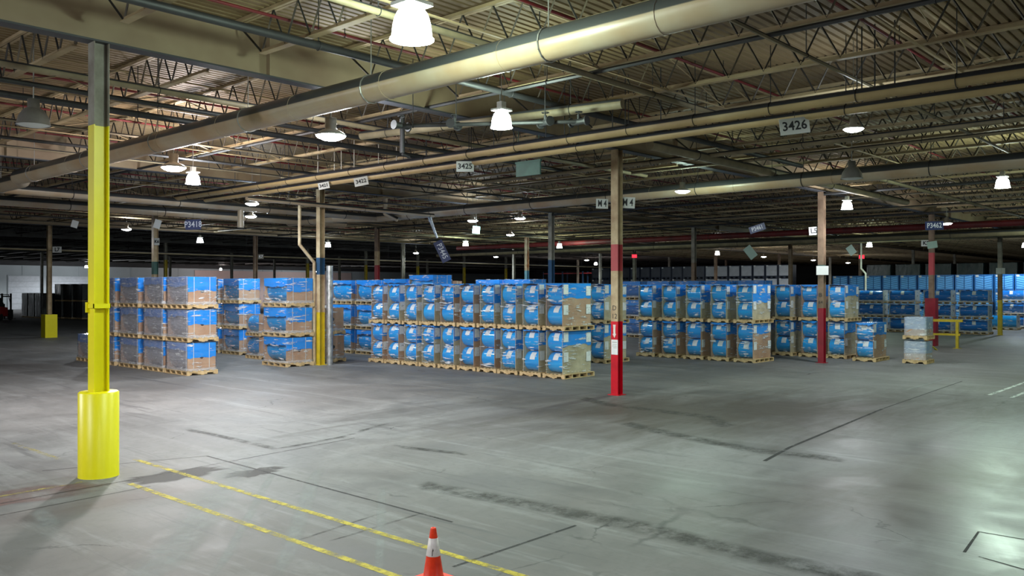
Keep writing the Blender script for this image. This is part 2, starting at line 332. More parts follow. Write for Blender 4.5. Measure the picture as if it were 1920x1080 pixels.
def obj(name, mb, mat, parent=None, loc=None, rot=None):
    me = mb.mesh(name) if isinstance(mb, MB) else mb
    if mat is not None and not me.materials: me.materials.append(M[mat] if isinstance(mat, str) else mat)
    o = bpy.data.objects.new(name, me); COL.objects.link(o)
    if parent: o.parent = parent
    if loc: o.location = loc
    if rot: o.rotation_euler = rot
    return o
def tag(o, label, cat, group=None, kind=None):
    if label: o['label'] = label
    if cat: o['category'] = cat
    if group: o['group'] = group
    if kind: o['kind'] = kind
    return o
def thing(name, label, cat, loc=(0,0,0), rz=0, group=None):
    o = bpy.data.objects.new(name, None); COL.objects.link(o); o.location = loc; o.rotation_euler = (0,0,rz)
    o.empty_display_size = 0.2
    return tag(o, label, cat, group)
KIDS = {}
def copy_tree(o, parent=None):
    c = o.copy(); COL.objects.link(c)
    if parent: c.parent = parent
    for ch in o.children: copy_tree(ch, c)
    return c
def text(s, size, mat, parent, loc, rot, bold=0.0):
    cu = bpy.data.curves.new('lettering', 'FONT'); cu.body = s; cu.size = size; cu.align_x = 'CENTER'; cu.align_y = 'CENTER'
    cu.extrude = 0.001; cu.offset = bold; cu.resolution_u = 2
    tmp = bpy.data.objects.new('tmp', cu); COL.objects.link(tmp)
    me = bpy.data.meshes.new_from_object(tmp.evaluated_get(bpy.context.evaluated_depsgraph_get()))
    bpy.data.objects.remove(tmp); me.materials.clear(); me.materials.append(M[mat])
    o = bpy.data.objects.new('lettering', me); COL.objects.link(o); o.parent = parent
    o.location = loc; o.rotation_euler = rot; return o
def struct(o): o['kind'] = 'structure'; return o
ORD = ['first','second','third','fourth','fifth','sixth','seventh','eighth','ninth','tenth','eleventh','twelfth','thirteenth','fourteenth','fifteenth','sixteenth','seventeenth','eighteenth','nineteenth','twentieth']
def ordn(i):
    if i < 20: return ORD[i]
    tens = {2:'twenty',3:'thirty',4:'forty',5:'fifty'}[(i+1)//10]
    return tens + ('-' + ORD[(i+1) % 10 - 1] if (i+1) % 10 else '-row')

BAY = 12.192
X0, X1, Y0, Y1 = -31.0, 110.0, -27.0, 106.0
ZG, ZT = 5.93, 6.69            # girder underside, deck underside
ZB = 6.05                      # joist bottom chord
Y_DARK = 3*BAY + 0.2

# ---------------------------------------------------------------- floor and its marks
fl = struct(obj('floor', MB().box(X0, Y0, -0.2, X1, Y1, 0), 'floor'))
def set_edge(me, vals):
    a = me.attributes.new('edge', 'FLOAT', 'POINT'); a.data.foreach_set('value', vals)
def strip(name, mat, pts, wdt, z, label=None, soft=False):
    """a mark on the slab; soft ones fade out to both sides and ends"""
    mb = MB(); ev = []
    P_ = [Vector((*p, z)) for p in pts]
    if soft:                                  # finer cross-sections
        Q = []
        for a, b in zip(P_[:-1], P_[1:]): Q += [a.lerp(b, k/6) for k in range(6)]
        P_ = Q+[P_[-1]]
    n_ = len(P_)
    for k, p in enumerate(P_):
        d = (P_[min(k+1, n_-1)]-P_[max(k-1, 0)]).normalized(); nn = Vector((-d.y, d.x, 0))*wdt/2
        mb.v += [tuple(p-nn), tuple(p), tuple(p+nn)]
        ev += [0.0, 0.0 if k in (0, n_-1) else 1.0, 0.0] if soft else [1.0]*3
    for k in range(n_-1):
        for q in (0, 1): mb.f.append((k*3+q, k*3+3+q, k*3+4+q, k*3+1+q)[::-1]); mb.sm.append(False)
    me = mb.mesh(name); set_edge(me, ev)
    o = obj(name, me, mat, fl)
    if label: o['label'] = label
    return o
strip('painted_line', 'line_yellow', [(-11.36, -8.6), (-11.36, 0.75)], 0.085, 0.003, 'worn yellow painted floor line beside the cone')
strip('painted_line', 'line_yellow', [(-12.12, -8.6), (-12.12, -0.8)], 0.085, 0.003, 'worn yellow painted floor line on the post side')
strip('painted_line', 'line_faint', [(-12.12, 1.6), (-12.12, 3.6)], 0.085, 0.003, 'faint yellow floor line past the yellow post')
strip('painted_line', 'line_faint', [(-13.9, -0.35), (-12.5, -0.25)], 0.07, 0.003)
for y0, xa, xb in ((-6.68, 6.0, 13.5), (-7.2, 5.8, 13.0), (-4.85, 5.5, 9.9)):
    strip('painted_line', 'line_white' if y0 < -6 else 'chalk', [(xa, y0), (xb, y0+0.05)], 0.09, 0.003, 'worn white floor line')
for pts, wd in (([(-11.6,-6.4),(-9.74,-6.38)], 0.035), ([(-5.1,-6.3),(-3.8,-6.1),(1.8,-5.62)], 0.06), ([(1.8,-5.62),(9,-5.3)], 0.03), ([(-10.5,0.2),(-10.55,-5.3)], 0.035), ([(-16,-0.9),(-12.3,-0.62),(-8,-0.2)], 0.025),
                ([(-16,-1.5),(-12.0,-1.15)], 0.02), ([(-10.5,0.2),(-12.6,0.9)], 0.02), ([(-7.95,-9.76),(-7.07,-9.67),(-7.06,-10.4)], 0.03), ([(-8.0,-9.9),(-8.3,-10.8)], 0.025)):
    strip('slab_joint', 'joint', pts, wd, 0.002)
for pts, wd in (([(-13.3,-5.15),(-10.4,-1.5)], 0.13), ([(-12.9,-5.56),(-9.8,-1.7)], 0.22), ([(-13.9,-5.0),(-10.2,-0.4)], 0.55), ([(-12.3,-6.2),(-10.0,-3.4)], 0.12), ([(-13.6,-2.3),(-13.4,-1.3)], 0.25)):
    strip('tyre_mark', 'chalk', pts, wd, 0.0015, 'pale tyre mark on the concrete', True)
for pts, wd in (([(-9.6,-3.6),(-9.42,-5.2),(-9.3,-6.9),(-9.42,-8.3),(-9.35,-9.6)], 0.5), ([(-1.0,0.4),(-1.6,-1.0),(-1.7,-3.4),(-2.6,-4.4)], 0.5), ([(-3.5,-2.6),(-3.9,-3.75),(-4.4,-5.7),(-4.2,-7.2)], 0.5),
                ([(-12.2,-4.65),(-10.7,-4.4)], 0.06), ([(-11.9,-4.9),(-10.4,-4.75)], 0.06), ([(-9.5,2.9),(-9.45,1.4),(-9.46,-0.15)], 0.22), ([(-9.46,-0.1),(-8.1,0.05),(-6.5,0.7)], 0.16), ([(-7.7,-2.7),(-8.05,-1.2)], 0.25)):
    strip('tyre_mark', 'tread', pts, wd, 0.0012, 'dark tyre mark on the concrete', True)
def blob(name, mat, c, rx, ry, z=0.001, rot=0.0, seed=1):
    rr = random.Random(seed); n = 28; vs = [(c[0], c[1], z)]
    for k in range(n):
        q = 2*math.pi*k/n; s = 1+rr.uniform(-0.28, 0.2); x = rx*s*math.cos(q); y = ry*s*math.sin(q)
        vs.append((c[0]+x*math.cos(rot)-y*math.sin(rot), c[1]+x*math.sin(rot)+y*math.cos(rot), z))
    me = MB().add(vs, [(0, k+1, (k+1) % n+1) for k in range(n)]).mesh(name); set_edge(me, [2.5]+[0.0]*n)
    return obj(name, me, mat, fl)
blob('floor_stain', 'rosy', (-13.2, -0.5), 1.0, 0.5, seed=4)['label'] = 'faded reddish stain on the slab before the yellow post'
blob('floor_stain', 'stain', (-11.45, -0.75), 0.75, 0.36, seed=3)['label'] = 'dark damp stain beside the yellow post'
blob('floor_stain', 'stain', (-10.65, -1.4), 0.5, 0.24, seed=5)

# ---------------------------------------------------------------- roof: deck, girders, joists
def deck(y0, y1, mat, parent, name):
    p = 0.1524; vs = []; n = int((y1-y0)/p)
    prof = []
    for k in range(n):
        y = y0+k*p; prof += [(y, ZT), (y+0.095, ZT), (y+0.112, ZT+0.038), (y+0.135, ZT+0.038)]
    prof.append((y0+n*p, ZT))
    for x in (X0, X1):
        vs += [(x, a, b) for a, b in prof]
    L = len(prof)
    mb = MB().add(vs, [(k, k+1, L+k+1, L+k) for k in range(L-1)])
    mb.box(X0, y0, ZT+0.04, X1, y1, ZT+0.10)
    return obj(name, mb, mat, parent)
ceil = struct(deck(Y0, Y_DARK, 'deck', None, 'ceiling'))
ceil2 = deck(Y_DARK, Y1+0.3, 'deck_dark', ceil, 'dark_deck'); ceil2['label'] = 'dark roof deck of the far half'

def joist_mb(web=False, length=BAY-0.1):
    mb = MB(); h = 0.0
    if not web:
        for s in (-1, 1):
            mb.box(s*0.008 if s > 0 else -0.058, 0, ZT-0.055, 0.058 if s > 0 else -0.008, length, ZT-0.004)
        mb.box(-0.058, 0.75, ZB, 0.058, length-0.75, ZB+0.012)
        mb.box(-0.012, 0.75, ZB+0.012, 0.012, length-0.75, ZB+0.07)
    else:
        n = 17; a = 0.75; stp = (length-1.5)/n; up = ZT-0.04; lo = ZB+0.03
        mb.bar((0, 0.05, up), (0, a+0.02, lo), 0.02); mb.bar((0, length-0.05, up), (0, length-a, lo), 0.02)
        for k in range(n):
            y = a+k*stp
            mb.bar((0, y, lo), (0, y+stp/2, up), 0.016); mb.bar((0, y+stp/2, up), (0, y+stp, lo), 0.016)
    return mb
def mix_mb(parts):
    o = MB()
    for mb, off in parts: o.add([(x+off[0], y+off[1], z+off[2]) for x, y, z in mb.v], mb.f)
    return o
jc = joist_mb().mesh('joist'); jc.materials.append(M['joist'])
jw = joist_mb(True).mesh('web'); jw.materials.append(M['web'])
cf = Vector((math.sin(TH), math.cos(TH), 0)); cr = Vector((math.cos(TH), -math.sin(TH), 0)); cp = Vector((-17.082, -12.138, 0))
def in_view(x, y, z=6.3, m=1.06):
    d = Vector((x, y, 0))-cp; zz = d.dot(cf); xx = d.dot(cr)
    return zz > 0.5 and abs(xx/zz) < 0.5963*m and (z-2.56)/zz < 0.345
cands = []; dark = []
for j in range(-3, 9):
    for i in range(-3, 9):
        for k in range(6):
            x = i*BAY + k*BAY/6; y = j*BAY
            if x < X0 or x > X1: continue
            if not any(in_view(x, y+q, 6.05, 1.12) for q in (0.7, 3, 6, 9, 11.5)): continue
            if j >= 3: dark.append((x, y)); continue
            cands.append(((Vector((x, y+6, 0))-cp).length, x, y))
cands.sort()
jparts = []
for n_, (d_, x, y) in enumerate(cands):
    if n_ < 230:
        o = obj('joist', jc, None, ceil, (x, y+0.05, 0))
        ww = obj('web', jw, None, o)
    else: jparts.append((x, y))
if jparts:
    o = obj('far_joists', mix_mb([(joist_mb(), (x, y, 0)) for x, y in jparts]), 'joist', ceil); o['kind'] = 'stuff'
    o = obj('far_joist_webs', mix_mb([(joist_mb(True), (x, y, 0)) for x, y in jparts]), 'web', ceil); o['kind'] = 'stuff'
o = obj('dark_joists', mix_mb([(joist_mb(), (x, y, 0)) for x, y in dark]+[(joist_mb(True), (x, y, 0)) for x, y in dark if y < 75]), 'joist_dark', ceil); o['kind'] = 'stuff'

def girder(j):
    y = j*BAY; dk = j > 3
    g = thing('girder', 'deep %s roof girder over the %s' % ('blackened' if dk else 'tan', {-1:'aisle behind the viewer', 0:'line of posts from the yellow post to M4', 1:'post with two white pipes', 2:'green-banded post', 3:'post marked L7'}.get(j, ordn(j-4)+' line of posts beyond the post marked L7')), 'beam', (0, y, 0))
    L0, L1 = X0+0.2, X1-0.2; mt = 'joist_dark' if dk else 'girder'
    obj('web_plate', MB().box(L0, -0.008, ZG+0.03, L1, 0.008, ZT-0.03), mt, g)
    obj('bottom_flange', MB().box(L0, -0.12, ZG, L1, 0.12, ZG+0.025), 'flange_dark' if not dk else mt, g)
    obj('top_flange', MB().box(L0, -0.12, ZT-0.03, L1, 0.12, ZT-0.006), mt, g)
    sm = MB().box(-0.006, -0.11, ZG+0.025, 0.006, 0.11, ZT-0.03).mesh('stiffener'); sm.materials.append(M[mt])
    for i in range(-2, 9):
        obj('stiffener', sm, None, g, (i*BAY+2.6, 0, 0))
    return g
for j in range(-1, 9): girder(j)

# bridging angles and red sprinkler lines run across the joists
def bridging(y, z, x0, x1, mat):
    return obj('bridging', MB().box(x0, y-0.02, z-0.02, x1, y+0.02, z), mat, ceil)
for j in range(-2, 6):
    for q in (0.33, 0.67):
        mt = 'joist' if j < 3 else 'joist_dark'
        bridging((j+q)*BAY, ZB, X0+1, X1-1, mt)
        if j < 2: bridging((j+q)*BAY, ZT-0.06, X0+1, X1-1, mt)
# X-braces between joists in the near bays
xb = MB().bar((0, 0, ZB+0.02), (BAY/6, 0, ZT-0.06), 0.012).mesh('cross_brace'); xb.materials.append(M['joist'])
xb2 = MB().bar((0, 0, ZT-0.06), (BAY/6, 0, ZB+0.02), 0.012).mesh('cross_brace'); xb2.materials.append(M['joist'])
for (d_, x, y) in cands[:70]:
    for q in (0.33, 0.67):
        if in_view(x, y+q*BAY): obj('cross_brace', xb, None, ceil, (x, y+q*BAY, 0)); obj('cross_brace', xb2, None, ceil, (x, y+q*BAY+0.03, 0))

def pipe(name, label, cat, pts, r, mat, hang=3.0, n=16, band='dark_metal', group=None, joints=0.0, hang_from=ZT, ends=True):
    t = thing(name, label, cat, (0,0,0), 0, group)
    mb = MB()
    for a, b in zip(pts[:-1], pts[1:]): mb.tube(a, b, r, n)
    for p in pts[1:-1]: mb.lathe([(r*math.sin(q*math.pi/8), -r*math.cos(q*math.pi/8)) for q in range(9)], n, p)
    obj('pipe_run', mb, mat, t)
    if hang:
        for a, b in zip(pts[:-1], pts[1:]):
            a = Vector(a); b = Vector(b); L = (b-a).length; d = (b-a).normalized()
            if abs(d.z) > 0.5 or L < hang*0.6: continue
            k = 0
            while hang*(k+0.5) < L:
                c = a+d*hang*(k+0.5); k += 1
                if not in_view(c.x, c.y, c.z, 1.1): continue
                h = MB().ring(c, d, r+0.006, 0.012 if r > 0.1 else 0.006, 14)
                h.tube((c.x, c.y, c.z+r), (c.x, c.y, hang_from), 0.008, 5)
                obj('pipe_hanger', h, band, t)
    if joints:
        a = Vector(pts[0]); b = Vector(pts[1]); d = (b-a).normalized(); L = (b-a).length; k = 1
        while joints*k < L:
            c = a+d*joints*k; k += 1
            if in_view(c.x, c.y, c.z, 1.1): obj('joint_band', MB().tube(c-d*0.02, c+d*0.02, r+0.006, n), mat, t)
    return t
si = 0
for j in range(-1, 4):
    for q in (0.13, 0.38, 0.63, 0.88):
        y = (j+q)*BAY
        if y > Y_DARK: continue
        side = 'beyond the first girder' if y > 0 else 'short of the first girder'
        k = int(round((abs(y))/3.05))
        pipe('sprinkler_pipe', 'thin red sprinkler pipe between roof trusses, %s line %s' % (ordn(k if y > 0 else k), side), 'pipe', [(X0+0.5, y, 6.42), (70, y, 6.42)], 0.024, 'red_pipe', hang=6.1, n=8, group='red sprinkler branch lines')
PZ = 5.5
pipe('overhead_pipe', 'fat beige jacketed pipe crossing the near roof beside the glowing bell lamp', 'pipe', [(-9.15, -14.0, PZ), (-9.15, 12.6, PZ), (-8.85, 13.3, PZ), (-8.85, 60, PZ)], 0.2, 'pipe', hang=3.4, joints=2.3, band='steel')
pipe('overhead_pipe', 'upper of the paired yellowed pipes carrying the white number signs', 'pipe', [(-3.38, -15, 5.62), (-3.38, 15.6, 5.62)], 0.10, 'pipe_yellow', hang=1.45)
hr_ = [o for o in COL.objects if o.name.startswith('overhead_pipe') and o.get('label','').startswith('upper of')][0]
for k, (y, w_) in enumerate(((5.9, 1), (6.45, 1), (6.75, 1), (7.5, 1), (4.9, 1), (4.2, 1), (-2.3, 0), (-2.6, 0), (-3.4, 0), (0.3, 0), (0.9, 0), (1.6, 0), (-0.6, 0), (-1.1, 0), (3.1, 0), (-7.1, 0), (-7.3, 0), (-7.6, 0))):
    obj('hanger_rod', MB().tube((-3.38, y, 5.7), (-3.38, y, 6.45 if w_ else ZT), 0.011, 6), 'duct_white' if w_ else 'dark_metal', hr_)
pipe('overhead_pipe', 'lower of the paired yellowed pipes carrying the white number signs', 'pipe', [(-3.12, -15, 5.47), (-3.12, 14.1, 5.47)], 0.085, 'pipe_yellow', hang=5.5)
pipe('overhead_pipe', 'long beige jacketed pipe passing behind post M4', 'pipe', [(5.2, -20, PZ), (5.2, 15.6, PZ), (4.2, 17.2, PZ), (4.2, 20.5, PZ)], 0.19, 'pipe', hang=3.2, joints=2.8)
pipe('overhead_pipe', 'beige cross pipe joining the long pipe at its branch', 'pipe', [(-22, 15.6, PZ-0.02), (5.2, 15.6, PZ-0.02)], 0.14, 'pipe', hang=3.4)
pipe('overhead_pipe', 'second beige cross pipe above the small flat lamps', 'pipe', [(-24, 19.6, PZ), (6.5, 19.6, PZ)], 0.17, 'pipe', hang=3.4)
pipe('overhead_pipe', 'thin beige cross pipe leaving the paired yellowed pipes', 'pipe', [(-3.12, 11.6, 5.35), (4.6, 11.6, 5.3)], 0.075, 'pipe', hang=3.0)
pipe('overhead_pipe', 'tan conduit just beyond the first girder, nearest to it', 'pipe', [(-24, 1.8, 5.86), (4, 1.8, 5.86)], 0.055, 'tan', hang=3.0)
pipe('overhead_pipe', 'dark conduit beyond the tan conduit over the yellow post', 'pipe', [(-24, 2.9, 5.86), (2, 2.9, 5.86)], 0.045, 'dark_metal', hang=4.0, n=8)
pipe('overhead_pipe', 'second dark conduit beyond the tan conduit over the yellow post', 'pipe', [(-24, 3.7, 5.8), (-2, 3.7, 5.8)], 0.06, 'dark_metal', hang=4.0, n=8)
pipe('overhead_pipe', 'pale green-lit conduit running by the glowing bell lamp', 'pipe', [(-24, -3.95, 5.92), (-2, -3.95, 5.92)], 0.05, 'tan', hang=3.0)
pipe('overhead_pipe', 'dark pipe short of the first girder near the bell lamp', 'pipe', [(-24, -2.0, 5.98), (6, -2.0, 5.98)], 0.06, 'dark_metal', hang=4.0, n=8)
pipe('overhead_pipe', 'thick tan tie beam pipe crossing behind sign 3426', 'pipe', [(-1.0, -1.6, 5.75), (16, -1.6, 5.75)], 0.11, 'tan', hang=4.0)
pipe('overhead_pipe', 'tan pipe crossing the roof beyond sign 3426', 'pipe', [(1.5, -14, 5.8), (1.5, 6, 5.8)], 0.06, 'tan', hang=4.0)
pipe('overhead_pipe', 'thin tan pipe crossing the roof short of the long pipe', 'pipe', [(3.2, -16, 5.85), (3.2, 12, 5.85)], 0.04, 'tan', hang=4.0)
pipe('overhead_pipe', 'dark red main pipe crossing the far roof behind post L5', 'pipe', [(27.5, -14, 5.6), (27.5, 34, 5.6)], 0.16, 'red_pipe', hang=6.0, n=10)
pipe('overhead_pipe', 'grey-green main pipe crossing the far roof under the dark red one', 'pipe', [(31.0, -14, 5.35), (31.0, 40, 5.35)], 0.16, 'tan', hang=6.0, n=10)
pipe('overhead_pipe', 'pale conduit slanting under the roof towards post K5', 'pipe', [(6.5, -3.4, 5.7), (26, -3.4, 5.7)], 0.055, 'tan', hang=4.0)
pipe('overhead_pipe', 'pale cross conduit above the boxed loads', 'pipe', [(-20, 26.5, 5.8), (30, 26.5, 5.8)], 0.07, 'tan', hang=6.0, n=8)
pipe('overhead_pipe', 'pinkish pipe under the dark roof near the post marked L7', 'pipe', [(-20, 39.0, 4.75), (60, 39.0, 4.75)], 0.07, 'tan', hang=6.0, n=8)
for q, (y, z, r) in enumerate([(6.6, 5.9, 0.03), (8.7, 5.88, 0.04), (10.4, 5.95, 0.03), (14.0, 5.9, 0.03), (-6.9, 5.95, 0.03), (22.3, 5.9, 0.03), (24.0, 5.9, 0.04), (30.5, 5.9, 0.04), (33.6, 5.9, 0.04)]):
    pipe('conduit', 'thin %s conduit along the girder direction, %s counted outward from the first girder' % ('dark' if q % 2 else 'tan', ordn(q)), 'pipe', [(-26, y, z), (48, y, z)], r, 'dark_metal' if q % 2 else 'tan', hang=6.0, n=6, group='thin conduits under the roof')
for q, (x, z, r) in enumerate([(-6.2, 5.98, 0.035), (-1.0, 5.98, 0.03), (8.0, 5.9, 0.05), (12.2, 5.85, 0.05), (14.6, 5.9, 0.03), (19.0, 5.85, 0.05), (23.0, 5.9, 0.05), (35.5, 5.8, 0.07), (41.0, 5.7, 0.08)]):
    pipe('conduit', 'thin %s conduit along the truss direction, %s counted from the camera' % ('tan' if q % 3 else 'dark', ordn(q)), 'pipe', [(x, -18, z), (x, 34, z)], r, 'tan' if q % 3 else 'dark_metal', hang=6.0, n=6, group='thin conduits under the roof')
# drop pipes by post (0,1)
pipe('drop_pipe', 'tan drop pipe with an offset bend beside the post with silver pipes', 'pipe', [(-0.62, 12.5, 5.45), (-0.62, 12.5, 4.05), (-0.18, 12.3, 3.45), (-0.18, 12.3, 0.0)], 0.055, 'tan_post', hang=0)
pipe('drop_pipe', 'silver jacketed riser strapped to the yellow-footed post', 'pipe', [(0.27, 12.05, 0.0), (0.27, 12.05, 3.35)], 0.11, 'silver', hang=0)
pipe('drop_pipe', 'tan stub drop with white cap under the cross pipe', 'pipe', [(-1.0, 15.6, 5.4), (-1.0, 15.6, 4.75)], 0.11, 'pipe', hang=0)
pipe('drop_pipe', 'tan elbow drop under the paired yellowed pipes', 'pipe', [(4.6, 14.4, ZT), (4.6, 14.4, 5.55), (4.9, 14.0, 5.3)], 0.09, 'pipe', hang=0)
pipe('drop_pipe', 'pale thin drop pipe above the blue chevron bins', 'pipe', [(41.5, 9.45, 5.8), (41.5, 9.45, 3.95), (41.5, 9.15, 3.6), (41.5, 9.15, 0)], 0.06, 'duct_white', hang=0)

# valves hanging in the cluster near the second bell lamp
for q, (x, y, z) in enumerate([(-7.0, -0.25, 5.5), (-6.5, -1.1, 5.48), (-6.1, -1.75, 5.47), (-5.65, -2.5, 5.46), (-5.35, -3.0, 5.45)]):
    v = thing('pipe_valve', 'dark valve with a small handwheel, %s of the row under the second bell lamp' % ordn(q), 'valve', (x, y, z), 0.4*q, 'valves in the roof cluster')
    obj('valve_body', MB().tube((-0.16,0,0),(0.16,0,0),0.055,10).tube((-0.18,0,0),(-0.15,0,0),0.085,10).tube((0.15,0,0),(0.18,0,0),0.085,10).tube((0,0,0),(0,0,0.12),0.03,8), 'dark_metal', v)
    obj('handwheel', MB().ring((0,0,0.17),(0,0,1),0.06,0.009,12).tube((0,0,0.12),(0,0,0.175),0.01,6).bar((-0.06,0,0.17),(0.06,0,0.17),0.006), 'dark_metal', v)
pipe('overhead_pipe', 'dark manifold pipe carrying the row of valves', 'pipe', [(-7.1, -0.1, 5.5), (-5.3, -3.1, 5.45)], 0.035, 'dark_metal', hang=0.8, n=10)
pipe('overhead_pipe', 'pale pipe behind the valve cluster', 'pipe', [(-6.0, 2.2, 5.75), (-4.9, -3.6, 5.75)], 0.09, 'tan', hang=1.4, n=12)
hp = thing('drop_pipe', 'dark vertical pipe stub hanging from the roof cluster', 'pipe', (-6.0, 0.9, 5.25))
obj('pipe_run', MB().tube((0,0,0),(0,0,0.75),0.05,10).tube((0,0,-0.02),(0.18,0,-0.06),0.03,8), 'dark_metal', hp)
obj('hanger_rod', MB().tube((0,0,0.7),(0,0,ZT-5.25),0.012,6), 'dark_metal', hp)
pl = obj('junction_panel', MB().box(-0.02, -0.35, -0.16, 0.02, 0.35, 0.16).box(-0.03, -0.37, 0.13, 0.03, 0.37, 0.17).tube((0,-0.3,0.15),(0,-0.3,ZT-5.22),0.008,5).tube((0,0.3,0.15),(0,0.3,ZT-5.22),0.008,5), 'green_paint', None, (-2.85, 0.35, 5.22))
tag(pl, 'dark green panel hung under the paired pipes beside post M4', 'panel')
ps = obj('plastic_sheeting', MB().tube((0,0,0),(0.25,-0.35,-1.15),0.1,7,0.05).tube((0.1,0,0.1),(0.05,0,-0.3),0.12,7,0.06), 'plastic_sheet', None, (5.15, 12.45, 5.38))
ps.scale = (0.75, 0.75, 0.75)
tag(ps, 'translucent plastic hanging from the long pipe branch', 'plastic')

# ---------------------------------------------------------------- lamps
def bell_mesh():
    return MB().lathe([(0.05, 0.37), (0.085, 0.36), (0.125, 0.33), (0.16, 0.285), (0.185, 0.23), (0.202, 0.16), (0.212, 0.07), (0.215, 0.025), (0.235, 0.012), (0.235, 0.0), (0.0, -0.012)], 28).mesh('lamp_glass')
def disc_mesh():
    return MB().lathe([(0.0, -0.05), (0.14, -0.04), (0.23, 0.0), (0.26, 0.03)], 28).mesh('lamp_lens')
bm_, dm_ = bell_mesh(), disc_mesh()
hb = MB().box(-0.16,-0.16,0.36,0.16,0.16,0.40).box(-0.07,-0.07,0.40,0.07,0.07,0.55).bar((-0.1,0,0.36),(-0.1,0,0.30),0.012).bar((0.1,0,0.36),(0.1,0,0.30),0.012).mesh('ballast_housing'); hb.materials.append(M['white_sign'])
hd = MB().lathe([(0.26, 0.03), (0.27, 0.05), (0.20, 0.10), (0.10, 0.15), (0.10, 0.34), (0.0, 0.34)], 24).mesh('ballast_housing'); hd.materials.append(M['steel'])
shade = MB().lathe([(0.26, 0.0), (0.25, 0.02), (0.22, 0.14), (0.15, 0.25), (0.09, 0.29), (0.09, 0.42), (0.0, 0.42)], 24).mesh('lamp_shade'); shade.materials.append(M['steel'])
GL = {}
def glow_for(c):
    if c not in GL: GL[c] = emis('lamp_glow', tuple(0.45+0.55*q for q in c), 45)
    return GL[c]
ml = {}
for (x, y, style, c, pw, lab) in LAMPS:
    l = thing('high_bay_lamp', lab, 'lamp', (x, y, LAMP_Z), 0)
    key = (style, c)
    sc_ = 1.0 if x in (-11.07, -8.15, -8.14) else (0.62 if x == -2.72 else 0.78)
    l.scale = (sc_, sc_, sc_)
    if key not in ml:
        m2 = (bm_ if style == 'bell' else dm_).copy(); m2.materials.append(glow_for(c)); ml[key] = m2
    obj('lamp_glass' if style == 'bell' else 'lamp_lens', ml[key], None, l)
    obj('ballast_housing', hb if style == 'bell' else hd, None, l)
    top = 0.55 if style == 'bell' else 0.34
    obj('hanging_rod', MB().tube((0,0,top),(0,0,(ZT-LAMP_Z+0.005)/sc_),0.01,6), 'steel', l)
    ld = bpy.data.lights.new('lamp_light', 'SPOT'); ld.energy = LAMP_W*pw; ld.color = c; ld.shadow_soft_size = 0.10
    ld.spot_size = math.radians(172); ld.spot_blend = 0.35
    lo = bpy.data.objects.new('lamp_light', ld); COL.objects.link(lo); lo.parent = l; lo.location = (0, 0, -0.13 if style == 'bell' else -0.17)
    lu = bpy.data.lights.new('lamp_uplight', 'POINT'); lu.energy = LAMP_W*pw*0.42; lu.color = c; lu.shadow_soft_size = 0.12
    lo = bpy.data.objects.new('lamp_uplight', lu); COL.objects.link(lo); lo.parent = l; lo.location = (0.33, 0.1, 0.12)
    if x == -11.07: lu.energy *= 3.0
for x, y, lab in ((-12.05, 2.89, 'unlit lamp with a grey metal shade near the upper end of the yellow post'), (3.56, -4.31, 'unlit pale lamp disc just under the long pipe beyond sign 3426')):
    l = thing('high_bay_lamp', lab, 'lamp', (x, y, LAMP_Z), 0)
    obj('lamp_shade', shade, None, l); obj('hanging_rod', MB().tube((0,0,0.42),(0,0,ZT-LAMP_Z+0.005),0.01,6), 'steel', l)
    obj('lamp_lens', MB().lathe([(0.0, -0.03), (0.15, -0.02), (0.245, 0.01)], 24), 'white_sign', l)
for px, py, pz, lab in ((36.0, 24.0, 5.0, 'small red glowing exit sign beside post M4'), (42.0, 9.6, 4.75, 'small red glowing exit sign beside post L5')):
    e = thing('exit_sign', lab, 'exit sign', (px, py, pz), -TH)
    obj('housing', MB().box(-0.2, 0.0, -0.14, 0.2, 0.08, 0.14), 'dark_metal', e)
    obj('lit_face', MB().box(-0.18, -0.01, -0.12, 0.18, 0.0, 0.12), 'glow_red', e)
    obj('hanging_rod', MB().tube((0,0.04,0.14),(0,0.04,ZT-pz),0.01,6), 'dark_metal', e)

# ---------------------------------------------------------------- posts
def hsec(z0, z1, a=0.102, tf=0.012, e=0.0):
    mb = MB(); a += e
    mb.box(-a, -a, z0, -a+tf+e, a, z1); mb.box(a-tf-e, -a, z0, a, a, z1); mb.box(-a+tf, -0.005-e, z0, a-tf, 0.005+e, z1); return mb
def post(i, j, label, base, bands, plate=True):
    """bands: list of (z0, z1, material); the rest of the shaft is bare BASE paint"""
    p = thing('steel_post', label, 'post', (i*BAY, j*BAY, 0))
    z = 0.0; cuts = sorted(bands)
    for z0, z1, mt in cuts:
        if z0 > z+1e-3: obj('shaft', hsec(z, z0), base, p)
        obj('painted_band', hsec(z0, z1), mt, p); z = z1
    if z < ZG: obj('shaft', hsec(z, ZG), base, p)
    if plate: obj('base_plate', MB().box(-0.16, -0.16, 0, 0.16, 0.16, 0.015), cuts[0][2] if cuts and cuts[0][0] == 0 else base, p)
    return p
P = {}
P[(-1,0)] = post(-1, 0, 'tall bright yellow post standing in a fat yellow round guard', 'grey_post', [(0, 4.8, 'yellow')])
obj('round_guard', MB().lathe([(0.0, 1.16), (0.10, 1.16), (0.24, 1.16), (0.258, 1.145), (0.258, 0.01), (0.262, 0.0)], 48), 'yellow', P[(-1,0)])
obj('strap', MB().box(-0.118, -0.118, 2.30, 0.118, -0.106, 2.36).box(-0.118, -0.118, 2.30, -0.106, 0.118, 2.36).box(-0.135, 0.07, 2.24, -0.104, 0.11, 2.38).box(-0.118,0.106,2.30,0.118,0.118,2.36).box(0.106,-0.118,2.30,0.118,0.118,2.36), 'yellow', P[(-1,0)])
P[(0,0)] = post(0, 0, 'tan and red post marked M4 with a down arrow and notice', 'tan_post', [(0, 1.78, 'red'), (3.0, 3.64, 'red_faded')])
